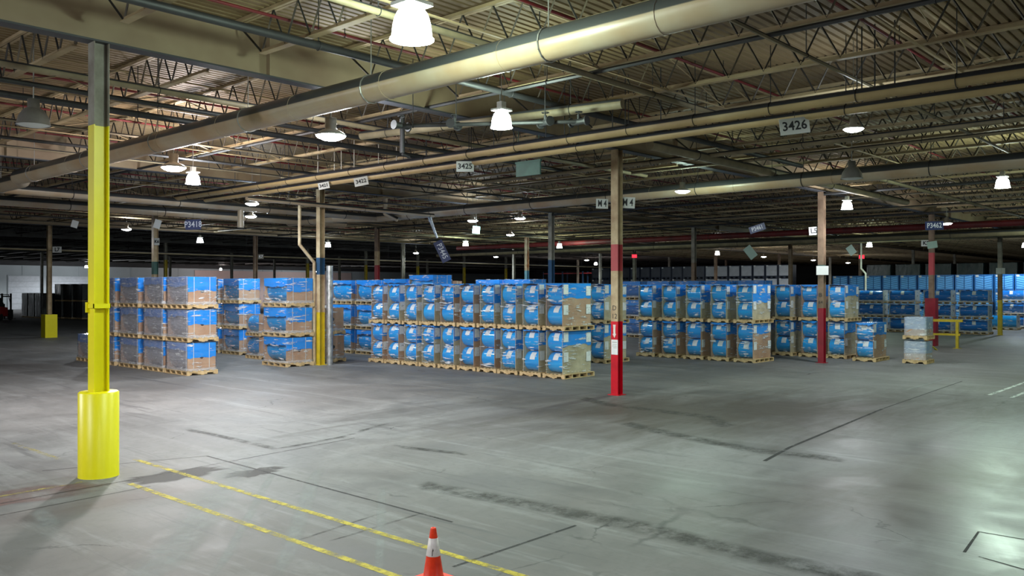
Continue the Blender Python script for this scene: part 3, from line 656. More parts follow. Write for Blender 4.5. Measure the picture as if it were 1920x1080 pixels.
P[(1,0)] = post(1, 0, 'brown post marked L5 with red foot and a white paper', 'brown_post', [(0, 1.9, 'dark_red'), (3.25, 3.4, 'green_paint')])
P[(2,0)] = post(2, 0, 'brown post marked K5 inside the yellow floor rail with a red sleeve', 'brown_post', [(3.2, 4.2, 'red_faded')])
g = P[(2,0)]; obj('red_sleeve', MB().box(-0.22, -0.22, 0.0, 0.22, 0.22, 2.15), 'dark_red', g)
P[(3,0)] = post(3, 0, 'post with yellow foot and white paper beyond the floor rail', 'grey_post', [(0, 1.95, 'yellow_dull'), (1.96, 3.3, 'brown_post')])
P[(0,1)] = post(0, 1, 'tan post with yellow foot and navy band between two pipes', 'tan_post', [(0, 1.78, 'yellow_dull'), (3.05, 3.62, 'navy')])
P[(0,2)] = post(0, 2, 'post with a dark green band rising behind the boxed loads', 'tan_post', [(3.2, 3.75, 'green_paint')])
P[(0,3)] = post(0, 3, 'tan post marked L7 standing in a square yellow guard', 'tan_post', [])
obj('square_guard', MB().box(-0.30, -0.30, 0, 0.30, 0.30, 1.22), 'yellow', P[(0,3)])
P[(1,1)] = post(1, 1, 'grey post with a blue lower half behind the front roll row', 'grey_post', [(0, 3.85, 'navy')])
P[(1,2)] = post(1, 2, 'post with a red and blue lower half behind the boxed loads', 'brown_post', [(0, 3.85, 'red_faded'), (3.86, 4.6, 'tan_post')])
P[(1,3)] = post(1, 3, 'plain brown post marked K7 with a thin conduit', 'brown_post', [])
P[(2,1)] = post(2, 1, 'brown post with dark red lower half among the roll stacks', 'grey_post', [(0, 4.0, 'brown_post')])
P[(2,2)] = post(2, 2, 'rust-streaked white post with light blue lower half', 'rust_post', [(0, 3.75, 'sky_paint')])
yl = [(0, 4.7, 'yellow_dull')]
for (i, j, lab) in ((1,4,'far yellow post behind the boxed loads'), (2,4,'far yellow post beside the two-pipe post'), (2.5,4,'far yellow post just past the three-high stacks'), (3,4,'far yellow post above the blue wrapped loads'), (3.5,4,'far yellow post above the front roll row'), (4,4,'far olive post beside the rust-streaked post')):
    P[(i,j)] = post(i, j, lab, 'grey_post', yl, False)
names = {}
for i in range(-1, 8):
    for j in range(0, 8):
        if (i, j) in P or not in_view(i*BAY, j*BAY, 4, 1.02): continue
        q = (Vector((i*BAY, j*BAY, 0))-cp).length
        if q > 105: continue
        P[(i,j)] = post(i, j, 'distant grey-brown post in the %s line past M4, %s post of its line' % (ordn(j-1) if j else 'same', ordn(i+1)), random.choice(['grey_post', 'brown_post']), [(0, 1.8, 'yellow_dull')], False)

# ---------------------------------------------------------------- signs
def world_at(px, py, x=None, y=None, z=None):
    """where the sight line of a photo point meets one plane, used to find an object's real place"""
    tx = (px-960)/1610.15; tz = (542.0-py)/1610.15
    d = cf + cr*tx + Vector((0,0,tz)); o = Vector((cp.x, cp.y, 2.56))
    k = (x-o.x)/d.x if x is not None else (y-o.y)/d.y if y is not None else (z-o.z)/d.z
    return o+d*k
def sign(words_, loc, wdt, hgt, board, ink, label, yaw=0.0, roll=0.0, size=None, cord=None, bold=0.004, sx=1.0, post_at=None):
    s = thing('location_sign', label, 'sign', loc, -TH+yaw)
    b = obj('board', MB().box(-wdt/2, -0.004, -hgt/2, wdt/2, 0.004, hgt/2), board, s); b.rotation_euler = (0, roll, 0)
    if words_:
        tx = text(words_, size or hgt*0.75, ink, b, (0, -0.0055, 0), (math.pi/2, 0, 0), bold); tx.scale = (sx, 1, 1)
    if cord:
        obj('cord', MB().tube((0,0.006,hgt*0.4),(0,0.006,cord-loc[2]),0.004,5), 'dark_metal', s)
    if post_at:                                   # flat bar from the back of the plate to its post
        q = Vector((post_at[0]*BAY, post_at[1]*BAY, loc[2]))-Vector(loc); q = Matrix.Rotation(TH-yaw, 4, 'Z') @ q
        k = max(0.0, 1-0.09/q.length)
        obj('bracket', MB().bar((0, 0.006, 0), (q.x*k, max(q.y*k, 0.012), 0), 0.012), 'dark_metal', s)
    return s
p = world_at(1490, 236, x=-3.3); sign('3426', p, 0.50, 0.27, 'white_sign', 'ink', 'white tilted sign reading 3426 hung under the paired pipes', roll=-0.12, size=0.21, cord=5.56)
p = world_at(872, 312, x=-3.3); sign('3425', p, 0.40, 0.24, 'white_sign', 'ink', 'white sign reading 3425 tucked under the paired pipes', size=0.17, cord=5.56)
p = world_at(677, 340, x=-3.35); sign('3422', p, 0.36, 0.22, 'white_sign', 'ink', 'small tilted white sign reading 3422 under the paired pipes', roll=-0.2, size=0.14, cord=5.56)
p = world_at(607, 348, x=-3.35); sign('3421', p, 0.30, 0.18, 'white_sign', 'ink', 'small tilted white sign reading 3421 nearest the pipe ends', roll=-0.2, size=0.12, cord=5.56)
sign('M 4', world_at(1129, 382, x=-0.13), 0.30, 0.235, 'white_sign', 'ink', 'white M4 plate beside the tan post, on its pipe side', post_at=(0,0), yaw=0.15, roll=0.02, size=0.23, bold=0.004, sx=0.62)
sign('M 4', world_at(1177, 380, y=-0.12), 0.35, 0.27, 'white_sign', 'ink', 'white M4 plate on the shaded face of the tan post', post_at=(0,0), yaw=-0.15, roll=0.05, size=0.25, bold=0.004, sx=0.68)
for (ww_, px, py, kw) in (('P3461', 1420, 428, dict(z=4.85)), ('P3462', 1752, 423, dict(z=4.85)), ('P3445', 829, 471, dict(z=4.6)), ('P3418', 362, 421, dict(z=4.85))):
    big = {'P3461': (0.62, 0.26, -0.32), 'P3462': (0.66, 0.31, -0.03), 'P3445': (1.2, 0.50, 1.12), 'P3418': (0.55, 0.36, -0.03)}[ww_]
    p = world_at(px, py, **kw)
    sign(ww_, p, big[0], big[1], 'blue_sign', 'ink_white', 'dark blue sign with white letters %s hanging from the roof' % ww_, roll=big[2], size=big[1]*0.82, cord=ZT, bold=0.004, sx=0.85)
sign('L7', world_at(107, 468, x=-0.15), 0.46, 0.31, 'white_sign', 'ink', 'small white plate reading L7 on the post in the square guard', post_at=(0,3), size=0.26, bold=0.01)
sign('K6', world_at(294, 453, x=-0.12), 0.22, 0.30, 'white_sign', 'ink', 'small white plate reading K6 on the green-banded post', post_at=(0,2), size=0.17, bold=0.008)
sign('K7', world_at(489, 481, y=3*BAY-0.15), 0.36, 0.29, 'grey_post', 'ink_white', 'small dim plate reading K7 on the plain brown post', post_at=(1,3), size=0.22)
sign('L5', world_at(1526, 433, x=BAY-0.13), 0.34, 0.28, 'white_sign', 'ink', 'white plate reading L5 beside the brown post', post_at=(1,0), roll=-0.06, size=0.25, bold=0.008)
sign('K5', world_at(1736, 456, x=2*BAY-0.15), 0.42, 0.28, 'white_sign', 'ink', 'white plate reading K5 beside the railed post', post_at=(2,0), size=0.24, bold=0.008)
sign('', world_at(1542, 507, x=BAY-0.13), 0.42, 0.31, 'white_sign', 'ink', 'blank white paper fixed to the brown post above its red foot', post_at=(1,0))
sign('', world_at(1876, 508, x=3*BAY-0.13), 0.50, 0.33, 'white_sign', 'ink', 'white paper fixed to the yellow-footed post at the frame edge', post_at=(3,0))
for px, py, rl, lab, mt, sz in ((1407, 473, 0.9, 'pale green tilted card hanging above the grey bins', 'mint_sign', (0.62, 0.40)), (1596, 469, 0.95, 'pale green tilted card hanging beside post L5', 'mint_sign', (0.42, 0.32)), (1748, 459, -0.15, 'pale green card hanging on post K5', 'mint_sign', (0.40, 0.27)),
                            (893, 431, 0.1, 'dark teal card hanging below the diamond-looking lamp', 'green_paint', (0.3, 0.3)), (140, 420, 0.3, 'pale card hanging beside the yellow post', 'white_sign', (0.24, 0.26)), (295, 420, 0.3, 'pale numbered card over the green-banded post', 'white_sign', (0.24, 0.32))):
    sign('', world_at(px, py, z=4.9 if py < 450 else 4.3), sz[0], sz[1], mt, 'ink', lab, roll=rl, cord=ZT)
# marks on post M4
m4 = P[(0,0)]
text('D', 0.17, 'ink', m4, (-0.104, 0.0, 2.10), (math.pi/2, 0, -math.pi/2))
text('12', 0.17, 'ink', m4, (-0.104, 0.0, 1.90), (math.pi/2, 0, -math.pi/2))
ar = MB().add([(-0.1045, y, z) for y, z in ((-0.04,1.70),(0.04,1.70),(0.03,1.62),(0.03,1.48),(0.055,1.48),(0,1.38),(-0.055,1.48),(-0.03,1.48),(-0.03,1.62))], [tuple(range(9))])
obj('arrow_mark', ar, 'cone_white', m4)
nt_ = obj('notice', MB().box(-0.112, -0.105, 0.98, -0.103, 0.085, 1.34), 'paper', m4)
for k in range(6): pass
obj('notice_print', MB().box(-0.1135, -0.08, 1.27, -0.112, 0.06, 1.285).box(-0.1135, -0.08, 1.22, -0.112, 0.05, 1.23).box(-0.1135, -0.08, 1.18, -0.112, 0.06, 1.19).box(-0.1135, -0.08, 1.14, -0.112, 0.03, 1.15), 'steel', nt_)
l5 = P[(1,0)]
text('B', 0.2, 'ink', l5, (-0.104, 0.0, 2.35), (math.pi/2, 0, -math.pi/2)); text('64', 0.15, 'ink', l5, (-0.104, 0.0, 2.1), (math.pi/2, 0, -math.pi/2))

# ---------------------------------------------------------------- pallets and loads
PH = 0.135
def stringer_mesh(L, w=0.045, h=0.09, z0=0.02):
    """notched stringer along y, centred"""
    n0, n1, m0, m1, nh = L*0.14, L*0.36, L*0.64, L*0.86, 0.042
    pr = [(0, 0), (n0, 0), (n0+0.015, nh), (n1-0.015, nh), (n1, 0), (m0, 0), (m0+0.015, nh), (m1-0.015, nh), (m1, 0), (L, 0), (L, h), (0, h)]
    vs = [(-w/2, y-L/2, z0+z) for y, z in pr]+[(w/2, y-L/2, z0+z) for y, z in pr]; n = len(pr)
    quads = [(0,1,11), (1,2,11), (2,3,11), (3,10,11), (3,4,10), (4,5,10), (5,6,10), (6,7,10), (7,8,10), (8,9,10)]
    fs = [tuple(q) for q in quads]+[tuple(n+k for k in reversed(q)) for q in quads]+[(k, (k+1)%n, n+(k+1)%n, n+k) for k in range(n)]
    return MB().add(vs, fs)
def pallet(parent, lx, ly, detail, seed=0):
    """stringers run along y, boards along x"""
    pal = obj('pallet', MB().box(-lx/2, -ly/2, PH-0.021, lx/2, -ly/2+0.10, PH-0.002), 'wood', parent)
    sm = stringer_mesh(ly); nb = 6
    tops = [(-ly/2+0.05)+(ly-0.10)*k/(nb-1) for k in range(1, nb)]; xs = [-lx/2+0.024+(lx-0.048)*k/4 for k in range(5)]
    if detail:
        me = sm.mesh('stringer'); me.materials.append(M['wood'])
        for x in xs: obj('stringer', me, None, pal, (x, 0, 0))
        bm2 = MB().box(-lx/2, -0.045, PH-0.021, lx/2, 0.045, PH-0.002).mesh('deck_board'); bm2.materials.append(M['wood'])
        for y in tops: obj('deck_board', bm2, None, pal, (0, y, 0))
        bb = MB().box(-lx/2, -0.045, 0.002, lx/2, 0.045, 0.021).mesh('bottom_board'); bb.materials.append(M['wood'])
        for y in (-ly/2+0.046, 0, ly/2-0.046): obj('bottom_board', bb, None, pal, (0, y, 0))
    else:
        mb = MB()
        for x in xs: mb.add([(a+x, b, c) for a, b, c in sm.v], sm.f)
        for y in tops: mb.box(-lx/2, y-0.045, PH-0.021, lx/2, y+0.045, PH-0.002)
        for y in (-ly/2+0.046, 0, ly/2-0.046): mb.box(-lx/2, y-0.045, 0.002, lx/2, y+0.045, 0.021)
        obj('pallet_frame', mb, 'wood', pal)
    return pal
def filmbox(x0, y0, z0, x1, y1, z1, seed, amp=0.012, n=9, top=True):
    """wrinkled stretch film round the load: four sides drawn in to the goods, plus the top"""
    rr = random.Random(seed); mb = MB(); per = []
    nx, ny = max(4, int((x1-x0)/0.11)), max(4, int((y1-y0)/0.11))
    for k in range(ny): per.append((x0, y1-(y1-y0)*k/ny, -1, 0))
    for k in range(nx): per.append((x0+(x1-x0)*k/nx, y0, 0, -1))
    for k in range(ny): per.append((x1, y0+(y1-y0)*k/ny, 1, 0))
    for k in range(nx): per.append((x1-(x1-x0)*k/nx, y1, 0, 1))
    L = len(per); vs = []
    for r in range(n+1):
        z = z0+(z1-z0)*r/n
        for (x, y, ax, ay) in per:
            d = rr.uniform(-amp, amp*0.6); vs.append((x+ax*d, y+ay*d, z+rr.uniform(-0.01, 0.01)))
    fs = [(r*L+k, r*L+(k+1)%L, (r+1)*L+(k+1)%L, (r+1)*L+k) for r in range(n) for k in range(L)]
    mb.add(vs, fs, True)
    if top: mb.add([(x, y, z1+0.004) for x, y, a, b in per], [tuple(range(L))])
    return mb
def roll_on(parent, r, L, x, z, mat, label=True, seed=0):
    mb = MB().tube((x, -L/2, z), (x, L/2, z), r, 32)
    ro = obj('film_roll', mb, mat, parent)
    if label:                                                     # paper stuck on the shoulder of the roll that faces the aisle
        rr = random.Random(seed); c = rr.uniform(-0.02, 0.14)*L; w_ = 0.19; a0 = math.radians(118+rr.uniform(-5, 6)); a1 = a0+0.85
        sk = rr.uniform(-0.05, 0.01); vs = []
        for k in range(6):
            a = a0+(a1-a0)*k/5; sh = sk*k/5
            for yy in (c-w_/2+sh, c+w_/2+sh): vs.append((x+(r+0.004)*math.cos(a), yy, z+(r+0.004)*math.sin(a)))
        obj('label_sheet', MB().add(vs, [(2*k, 2*k+1, 2*k+3, 2*k+2) for k in range(5)], True), 'paper', ro)
    obj('core_tube', MB().tube((x, -L/2-0.01, z), (x, L/2+0.01, z), 0.05, 12), 'kraft', ro)
    return ro
def hood(x0, y0, x1, y1, ztop, dfront, dend, seed):
    """blue sheet over the top, hanging over the end boards with a ragged hem"""
    rr = random.Random(seed); mb = MB().add([(x0,y0,ztop),(x1,y0,ztop),(x1,y1,ztop),(x0,y1,ztop)], [(0,1,2,3)]); n = 10
    for (ax, ay, bx, by, d) in ((x0,y0,x1,y0,dend), (x1,y1,x0,y1,dend), (x0,y1,x0,y0,dfront)):
        if d <= 0: continue
        vs = []
        sl = rr.uniform(-0.06, 0.06)
        for k in range(n+1):
            f = k/n; x, y = ax+(bx-ax)*f, ay+(by-ay)*f
            hem = d+rr.uniform(-0.025, 0.03)+sl*math.sin(f*3.1)
            vs += [(x, y, ztop), (x, y, ztop-hem)]
        mb.add(vs, [(2*k, 2*k+1, 2*k+3, 2*k+2) for k in range(n)])
    return mb
# --- load with four small rolls between chipboard end boards (two high, two deep)
def load_twin(detail, seed):
    rr = random.Random(seed)
    t = thing('roll_pallet', '', 'wrapped pallet', (0,0,0))
    pallet(t, 1.42, 0.82, detail)
    r = 0.295; L = 0.56
    for k, z in enumerate((PH+r+0.005, PH+3*r+0.02)):
        for x in ((-0.325, 0.325)):
            roll_on(t, r, L, x, z, 'roll_blue', label=x < 0, seed=seed*7+k)
    zt = PH+1.215
    for s in (-1, 1):
        obj('end_board', MB().box(-0.66, s*0.297-0.006, PH, 0.66, s*0.297+0.006, zt), 'kraft_pale' if seed % 2 else 'kraft', t)
    hd_ = rr.choice([0.32, 0.45, 0.62, 0.75])
    obj('cover_sheet', hood(-0.665, -0.31, 0.665, 0.31, zt+0.012, 0.035, hd_, seed), 'hood', t)
    for s in (-1, 1):
        for x in (-0.53, 0.53):
            for z in (0.62, 1.18):
                if s > 0 and x > 0: continue
                zz = z+rr.uniform(-0.03, 0.03)
                obj('label_sheet', MB().box(x-0.11, s*0.322-0.001, zz-0.15, x+0.11, s*0.322+0.001, zz+0.13), 'paper', t)
    obj('stretch_film', filmbox(-0.675, -0.328, PH+0.01, 0.675, 0.328, zt+0.02, seed), 'film', t)
    return t
# --- load with one large roll lying between square kraft end boards, blue sheet over the top
def load_big(detail, seed, rollm='roll_grey', filmm='film_grey', end='kraft', tier=0.99, lx=0.98, ly=1.44, front=0.24, dend=0.44, straps=True, labels=False):
    rr = random.Random(seed)
    t = thing('roll_pallet', '', 'wrapped pallet', (0,0,0))
    pv = bpy.data.objects.new('pallet_holder', None)
    # pallet turned a quarter so the notched stringers run along x
    pal = pallet(t, ly, lx, detail); pal.rotation_euler = (0, 0, math.pi/2)
    hgt = tier-PH-0.01; r = hgt/2-0.03; zt = PH+hgt-0.02
    roll_on(t, min(r, lx/2-0.06), ly-0.16, 0, PH+min(r, lx/2-0.06)+0.01, rollm, label=labels, seed=seed)
    a = lx/2-0.045; b = ly/2-0.075
    for s in (-1, 1):
        mb = MB().box(-a, s*b-0.007, PH, a, s*b+0.007, zt-0.01)
        eb = obj('end_board', mb, end, t)
        obj('core_hole', MB().tube((0, s*(b+0.0075), PH+hgt*0.48), (0, s*(b+0.0095), PH+hgt*0.48), 0.062, 16), 'ink', eb)
    if dend: obj('cover_sheet', hood(-a-0.008, -b-0.013, a+0.008, b+0.013, zt, front, dend, seed), 'hood', t)
    if straps:
        for x in (-0.26, 0.24):
            obj('strap', MB().box(x-0.008, -b-0.018, PH, x+0.008, -b-0.015, zt), 'white_sign', t)
    fb = filmbox(-a-0.026, -b-0.03, PH+0.005, a+0.026, b+0.03, zt+0.016, seed, 0.010).mesh('stretch_film')
    fb.materials.append(M[filmm]); fb.materials.append(M['film'])
    for pg in fb.polygons: pg.material_index = 1 if abs(pg.normal.x) < 0.7 else 0
    obj('stretch_film', fb, None, t)
    obj('film_hem', filmbox(-a-0.034, -b-0.042, PH-0.03, a+0.034, b+0.042, PH+0.075, seed+5, 0.012, 2, False), 'film_white', t)
    return t
# --- squat wrapped cartons on a small pallet
def load_small(seed):
    t = thing('carton_pallet', '', 'wrapped pallet', (0,0,0))
    pallet(t, 0.86, 0.80, True)
    obj('carton', MB().box(-0.38, -0.35, PH, 0.38, 0.35, PH+0.22), 'kraft', t)
    obj('blue_carton', MB().box(-0.37, -0.34, PH+0.22, 0.37, 0.34, PH+0.62), 'carton_blue', t)
    obj('stretch_film', filmbox(-0.39, -0.36, PH-0.02, 0.39, 0.36, PH+0.64, seed, 0.014), 'film_white', t)
    return t
PROTO = {}
def place(key, maker, x, y, z, label, group, rz=0.0, jit=0.012):
    """x,y: centre of the pallet"""
    if key not in PROTO: PROTO[key] = o = maker()
    else: o = copy_tree(PROTO[key])
    o.location = (x+random.uniform(-jit, jit), y+random.uniform(-jit, jit), z); o.rotation_euler = (0, 0, rz+random.uniform(-0.012, 0.012))
    o['label'] = label; o['group'] = group
    return o
TIER = {0: 'bottom', 1: 'upper', 2: 'top'}
T2 = 1.365
# front roll row: ten stacks, two high
def rollrow(x, ys, detail, gname, lab, seeds, tiers=2):
    for n, y in enumerate(ys):
        for t in range(tiers):
            sd = seeds[(n*2+t*3) % len(seeds)]
            place(('twin', detail, sd), lambda: load_twin(detail, sd), x+0.71, y+0.41, t*T2,
                  lab % ('upper' if t else 'bottom', ordn(n)), gname)
rollrow(1.89, [3.15+0.895*k for k in range(10)], True, 'front row of blue roll pallets', '%s pallet of blue film rolls, %s stack from post M4 in the front row', [1, 2, 3, 4, 5])
rollrow(6.85, [5.33, 6.25, 7.17], False, 'second row of blue roll pallets', '%s pallet of blue rolls just behind post M4, %s stack of the second row', [1, 2, 3])
rollrow(10.5, [1.64+1.025*k for k in range(5)], True, 'third row of blue roll pallets', '%s pallet of blue rolls between posts M4 and L5, %s stack from L5', [2, 3, 4, 5])
rollrow(14.35, [-0.05+1.04*k for k in range(4)], False, 'fourth row of blue roll pallets', '%s pallet of blue rolls behind post L5, %s stack of that row', [1, 3, 4])
o = place(('twin', True, 4), lambda: load_twin(True, 4), 13.72+0.71, -1.28+0.41, 0, 'lone single-height pallet of blue rolls just past post L5', 'single roll pallet')
# small cartons, two high
for t in range(2):
    place(('small', t), lambda: load_small(41+t), 14.45, -2.48, t*0.83, ('upper' if t else 'bottom')+' small wrapped pallet of the lone pair standing in the open aisle', 'small carton pallets')
# row A, three high
TA = 0.985
def stack_big(key, x, y, tiers, name, group, detail=False, tier=TA, base=0.0, **kw):
    """x,y: near corner"""
    lx = kw.get('lx', 0.98); ly = kw.get('ly', 1.44); seed0 = kw.pop('seed', 11)
    for t in range(tiers):
        sd = seed0+t
        place(('big', key, sd, detail), lambda: load_big(detail, sd, tier=tier, **kw), x+lx/2, y+ly/2, base+t*tier,
              '%s pallet of %s' % (['bottom', 'middle', 'top', 'uppermost'][t] if tiers > 2 else ['bottom', 'upper'][t] if tiers > 1 else 'lone', name), group)
for n, y in enumerate((11.96, 13.52, 15.25, 16.98)):
    stack_big('A', -4.83, y, 3, 'big grey-filmed roll, %s stack of the boxed row beside the yellow post' % ordn(n), 'boxed row beside the yellow post', True, seed=11+3*(n % 2))
stack_big('A', -4.83, 18.75, 1, 'filmed roll standing past the yellow post, end of the boxed row', 'boxed row beside the yellow post', True, seed=17)
stack_big('S', -1.32, 12.2, 3, 'shiny blue roll with blue-draped end, stack beside the two-pipe post', 'stack beside the two-pipe post', True, seed=21, rollm='roll_blue', filmm='film', lx=1.08, ly=1.48, dend=0.42)
stack_big('D', 0.37, 18.05, 3, 'blue filmed roll, nearer stack behind the boxed row', 'stacks behind the boxed row', seed=31, rollm='roll_blue', filmm='film_heavy', ly=1.3, tier=1.0, dend=0.42)
stack_big('D', 0.37, 19.7, 3, 'blue filmed roll, farther stack behind the boxed row', 'stacks behind the boxed row', seed=31, rollm='roll_blue', filmm='film_heavy', ly=1.3, tier=1.0, dend=0.42)
stack_big('E', -0.2, 15.68, 2, 'small blue bundle tucked behind the shiny blue stack', 'small blue bundles', seed=35, rollm='roll_blue', filmm='film_heavy', lx=0.75, ly=0.95, tier=0.83, dend=0.0, straps=False)
stack_big('K', 0.46, 12.75, 2, 'kraft-ended roll with a core hole behind the silver riser', 'kraft ended rolls', seed=37, rollm='roll_grey', filmm='film', lx=1.0, ly=1.4, tier=0.97, dend=0.0, straps=False)
for n, (y, tt) in enumerate(((10.95, 1.035), (12.45, 0.99), (13.95, 0.98), (15.6, 0.98))):
    stack_big('G%d' % n, 4.0 if n < 2 else 3.85, y, 3, 'glossy blue roll, %s stack of the row behind the front roll row' % ordn(n), 'glossy stacks behind the front roll row', seed=51+3*(n % 2), rollm='roll_blue', filmm='film', lx=1.0, ly=1.42, tier=tt, dend=0.5, front=0.16)
for n in range(2):
    stack_big('G2', 7.4, 9.2+1.6*n, 3, 'blue roll whose top peeps over the front row, %s of two' % ordn(n), 'blue stacks peeping over the front row', seed=51, rollm='roll_blue', filmm='film', tier=0.99, dend=0.4)
for n in range(5):
    stack_big('H', 21.0, 6.4+1.75*n, 3, 'pale-topped blue roll peeping over the third row, %s from post L5' % ordn(n), 'pale topped stacks behind the third row', seed=61, rollm='roll_deep', filmm='film_heavy', tier=1.0, dend=0.3)
cb_ = thing('carton', 'plain brown carton on top of the blue stacks beyond the front roll row', 'carton', (6.4, 12.3, 2.07), 0.2)
obj('carton_body', MB().box(-0.3, -0.3, 0, 0.3, 0.3, 0.72), 'kraft', cb_); obj('tape', MB().box(-0.04, -0.302, 0.4, 0.04, 0.302, 0.722), 'kraft_pale', cb_)
cb_.location = (5.6, 11.7, 0); 
cb_.children[0].scale = (1, 1, 3.98); cb_.children[1].scale = (1, 1, 3.98)
# far three-high stacks of single rolls with white wrapped ends
for n, y in enumerate((0.52, 2.45, 4.40, 6.25)):
    stack_big('F', 36.5, y, 3, 'wide deep-blue roll, %s far stack counted from the yellow-footed post' % ordn(n), 'far stacks of deep-blue rolls', seed=71, rollm='roll_deep', filmm='film_thin', end='white_sign', tier=0.845, lx=0.95, ly=1.62, dend=0.0, straps=False, labels=True)
for n, y in enumerate((-1.0, 0.9)):
    stack_big('F', 46.0, y-0.2, 3, 'wide deep-blue roll, %s stack behind the yellow-footed post' % ordn(n), 'far stacks by the blue chevron bins', seed=71, rollm='roll_deep', filmm='film_thin', end='white_sign', tier=0.845, lx=0.95, ly=1.62, dend=0.0, straps=False, labels=True)
stack_big('F', 43.5, 0.6, 1, 'bright blue roll lying low beside the yellow-footed post', 'low blue roll', seed=75, rollm='roll_blue', filmm='film', end='white_sign', tier=0.95, lx=1.0, ly=1.9, dend=0.0, straps=False)

# ---------------------------------------------------------------- guard rail round post K5
gr = thing('guard_rail', 'low yellow steel floor rail around post K5', 'guard rail', (23.2, -1.0, 0))
obj('top_rail', MB().box(-0.06, -0.6, 1.14, 0.06, 0.95, 1.25), 'yellow_dull', gr)
obj('lower_rail', MB().box(-0.05, -0.5, 0.55, 0.05, 0.95, 0.63), 'yellow_dull', gr)
for y in (-0.38, 0.85):
    obj('rail_post', MB().box(-0.055, y-0.055, 0, 0.055, y+0.055, 1.2), 'yellow_dull', gr)
    obj('foot_plate', MB().box(-0.14, y-0.14, 0, 0.14, y+0.14, 0.015), 'yellow_dull', gr)
fp = thing('floor_marker', 'small yellow bent plate lying on the floor by the rail', 'marker', (21.6, -0.9, 0), 0.6)
obj('marker_plate', MB().add([(-0.14,-0.12,0.0),(0.14,-0.12,0.0),(0.14,0.12,0.2),(-0.14,0.12,0.2),(-0.14,-0.1,0.0),(0.14,-0.1,0.0),(0.14,0.14,0.2),(-0.14,0.14,0.2)], [(0,1,2,3),(7,6,5,4),(0,4,5,1),(1,5,6,2),(2,6,7,3),(3,7,4,0)]), 'yellow', fp)

# ---------------------------------------------------------------- plastic bins
def bin_proto(frame, panel, chev):
    t = thing('bulk_bin', '', 'bin', (0,0,0)); s = 0.575; h = 1.17
    fr = MB()
    for y in (-s, s-0.07): fr.box(-s, y, 0.12, -s+0.06, y+0.07, h)
    fr.box(-s, -s, h-0.07, -s+0.06, s, h).box(-s, -s, 0.12, -s+0.06, s, 0.2).box(-s+0.06, -s, 0.12, s, s, h)
    for y in (-s, -0.1, s-0.2): fr.box(-s, y, 0, s, y+0.2, 0.12)
    obj('bin_frame', fr, frame, t)
    if chev:
        for q in (-1, 1):
            obj('front_panel', MB().box(-s+0.025, (q*0.265)-0.235, 0.21, -s+0.05, (q*0.265)+0.235, h-0.08), panel, t)
        cv = MB()
        for k in range(6):
            z = 0.27+0.15*k
            for q in (-1, 1):
                y0, y1 = q*0.03, q*0.5
                cv.add([(-s+0.012, y0, z), (-s+0.012, y1, z+0.10), (-s+0.012, y1, z+0.135), (-s+0.012, y0, z+0.035), (-s+0.03, y0, z), (-s+0.03, y1, z+0.10), (-s+0.03, y1, z+0.135), (-s+0.03, y0, z+0.035)],
                       [(0,1,2,3),(4,7,6,5),(0,4,5,1),(1,5,6,2),(2,6,7,3),(3,7,4,0)])
        rb = obj('chevron_ribs', cv, frame, t); rb['kind'] = 'stuff'
    else:
        obj('front_panel', MB().box(-s+0.025, -s+0.07, 0.2, -s+0.05, s-0.07, h-0.07), panel, t)
    obj('label_card', MB().box(-s-0.006, s-0.26, h-0.16, -s, s-0.08, h-0.03), 'white_sign', t)
    return t
def bins(key, mk, x, ys, tiers, lab, group):
    for n, y in enumerate(ys):
        for t in range(tiers):
            if key not in PROTO: PROTO[key] = o = mk()
            else: o = copy_tree(PROTO[key])
            o.location = (x, y, t*1.19); o['label'] = lab % (['bottom', 'second', 'third', 'top'][t] if tiers == 4 else ['bottom', 'middle', 'top'][t], ordn(n)); o['group'] = group
bins('chev', lambda: bin_proto('crate_blue', 'crate_light', True), 48.0, [13.2-1.22*k for k in range(16)], 3, '%s blue chevron bin, %s column counted from post L5 outward', 'blue chevron bins')
bins('pale', lambda: bin_proto('crate_frame', 'crate_pale', False), 56.0, [21.3+1.22*k for k in range(7)], 4, '%s bin with pale panel, %s column from post L5', 'pale panelled bins')
bins('grey', lambda: bin_proto('crate_frame', 'crate_grey', False), 56.0, [21.3+1.22*7+1.22*k for k in range(11)], 4, '%s dark grey bin, %s column counted from the pale bins', 'dark grey bins')

# ---------------------------------------------------------------- dark wrapped goods, forklift, far clutter
def dark_load(x, y, lx, ly, z, mat, label, group, base=0.0):
    t = thing('wrapped_goods', label, 'wrapped pallet', (x, y, base), 0, group)
    obj('goods', filmbox(-lx/2, -ly/2, 0.12, lx/2, ly/2, z, int(x*7+y+base*3) % 97, 0.02, 7), mat, t)
    obj('pallet', MB().box(-lx/2, -ly/2, 0.09, lx/2, ly/2, 0.12).box(-lx/2, -ly/2, 0, lx/2, -ly/2+0.09, 0.09).box(-lx/2, -0.05, 0, lx/2, 0.05, 0.09).box(-lx/2, ly/2-0.09, 0, lx/2, ly/2, 0.09), 'wood', t)
for n, y in enumerate((64.6, 66.2, 67.8)):
    for t in range(2):
        dark_load(12.8-n*0.25, y, 1.3, 1.45, 1.5, 'black_film', '%s black-wrapped pallet, %s stack past the post marked L7' % (TIER[t], ordn(n)), 'black wrapped pallets by the far wall', t*1.5)
for n, y in enumerate((69.6, 71.2, 72.9)):
    dark_load(11.3, y, 1.3, 1.45, 2.2, 'black_film', 'tall black-wrapped goods, %s from post L7 behind the forklift' % ordn(n), 'tall black wrapped goods')
for n in range(8):
    for t in range(3):
        dark_load(60.0, 14.5-n*2.4, 1.5, 2.0, 1.55, 'green_film', '%s dark green wrapped goods behind the chevron bins, %s stack' % (TIER[t], ordn(n)), 'dark green goods behind the bins', t*1.55)
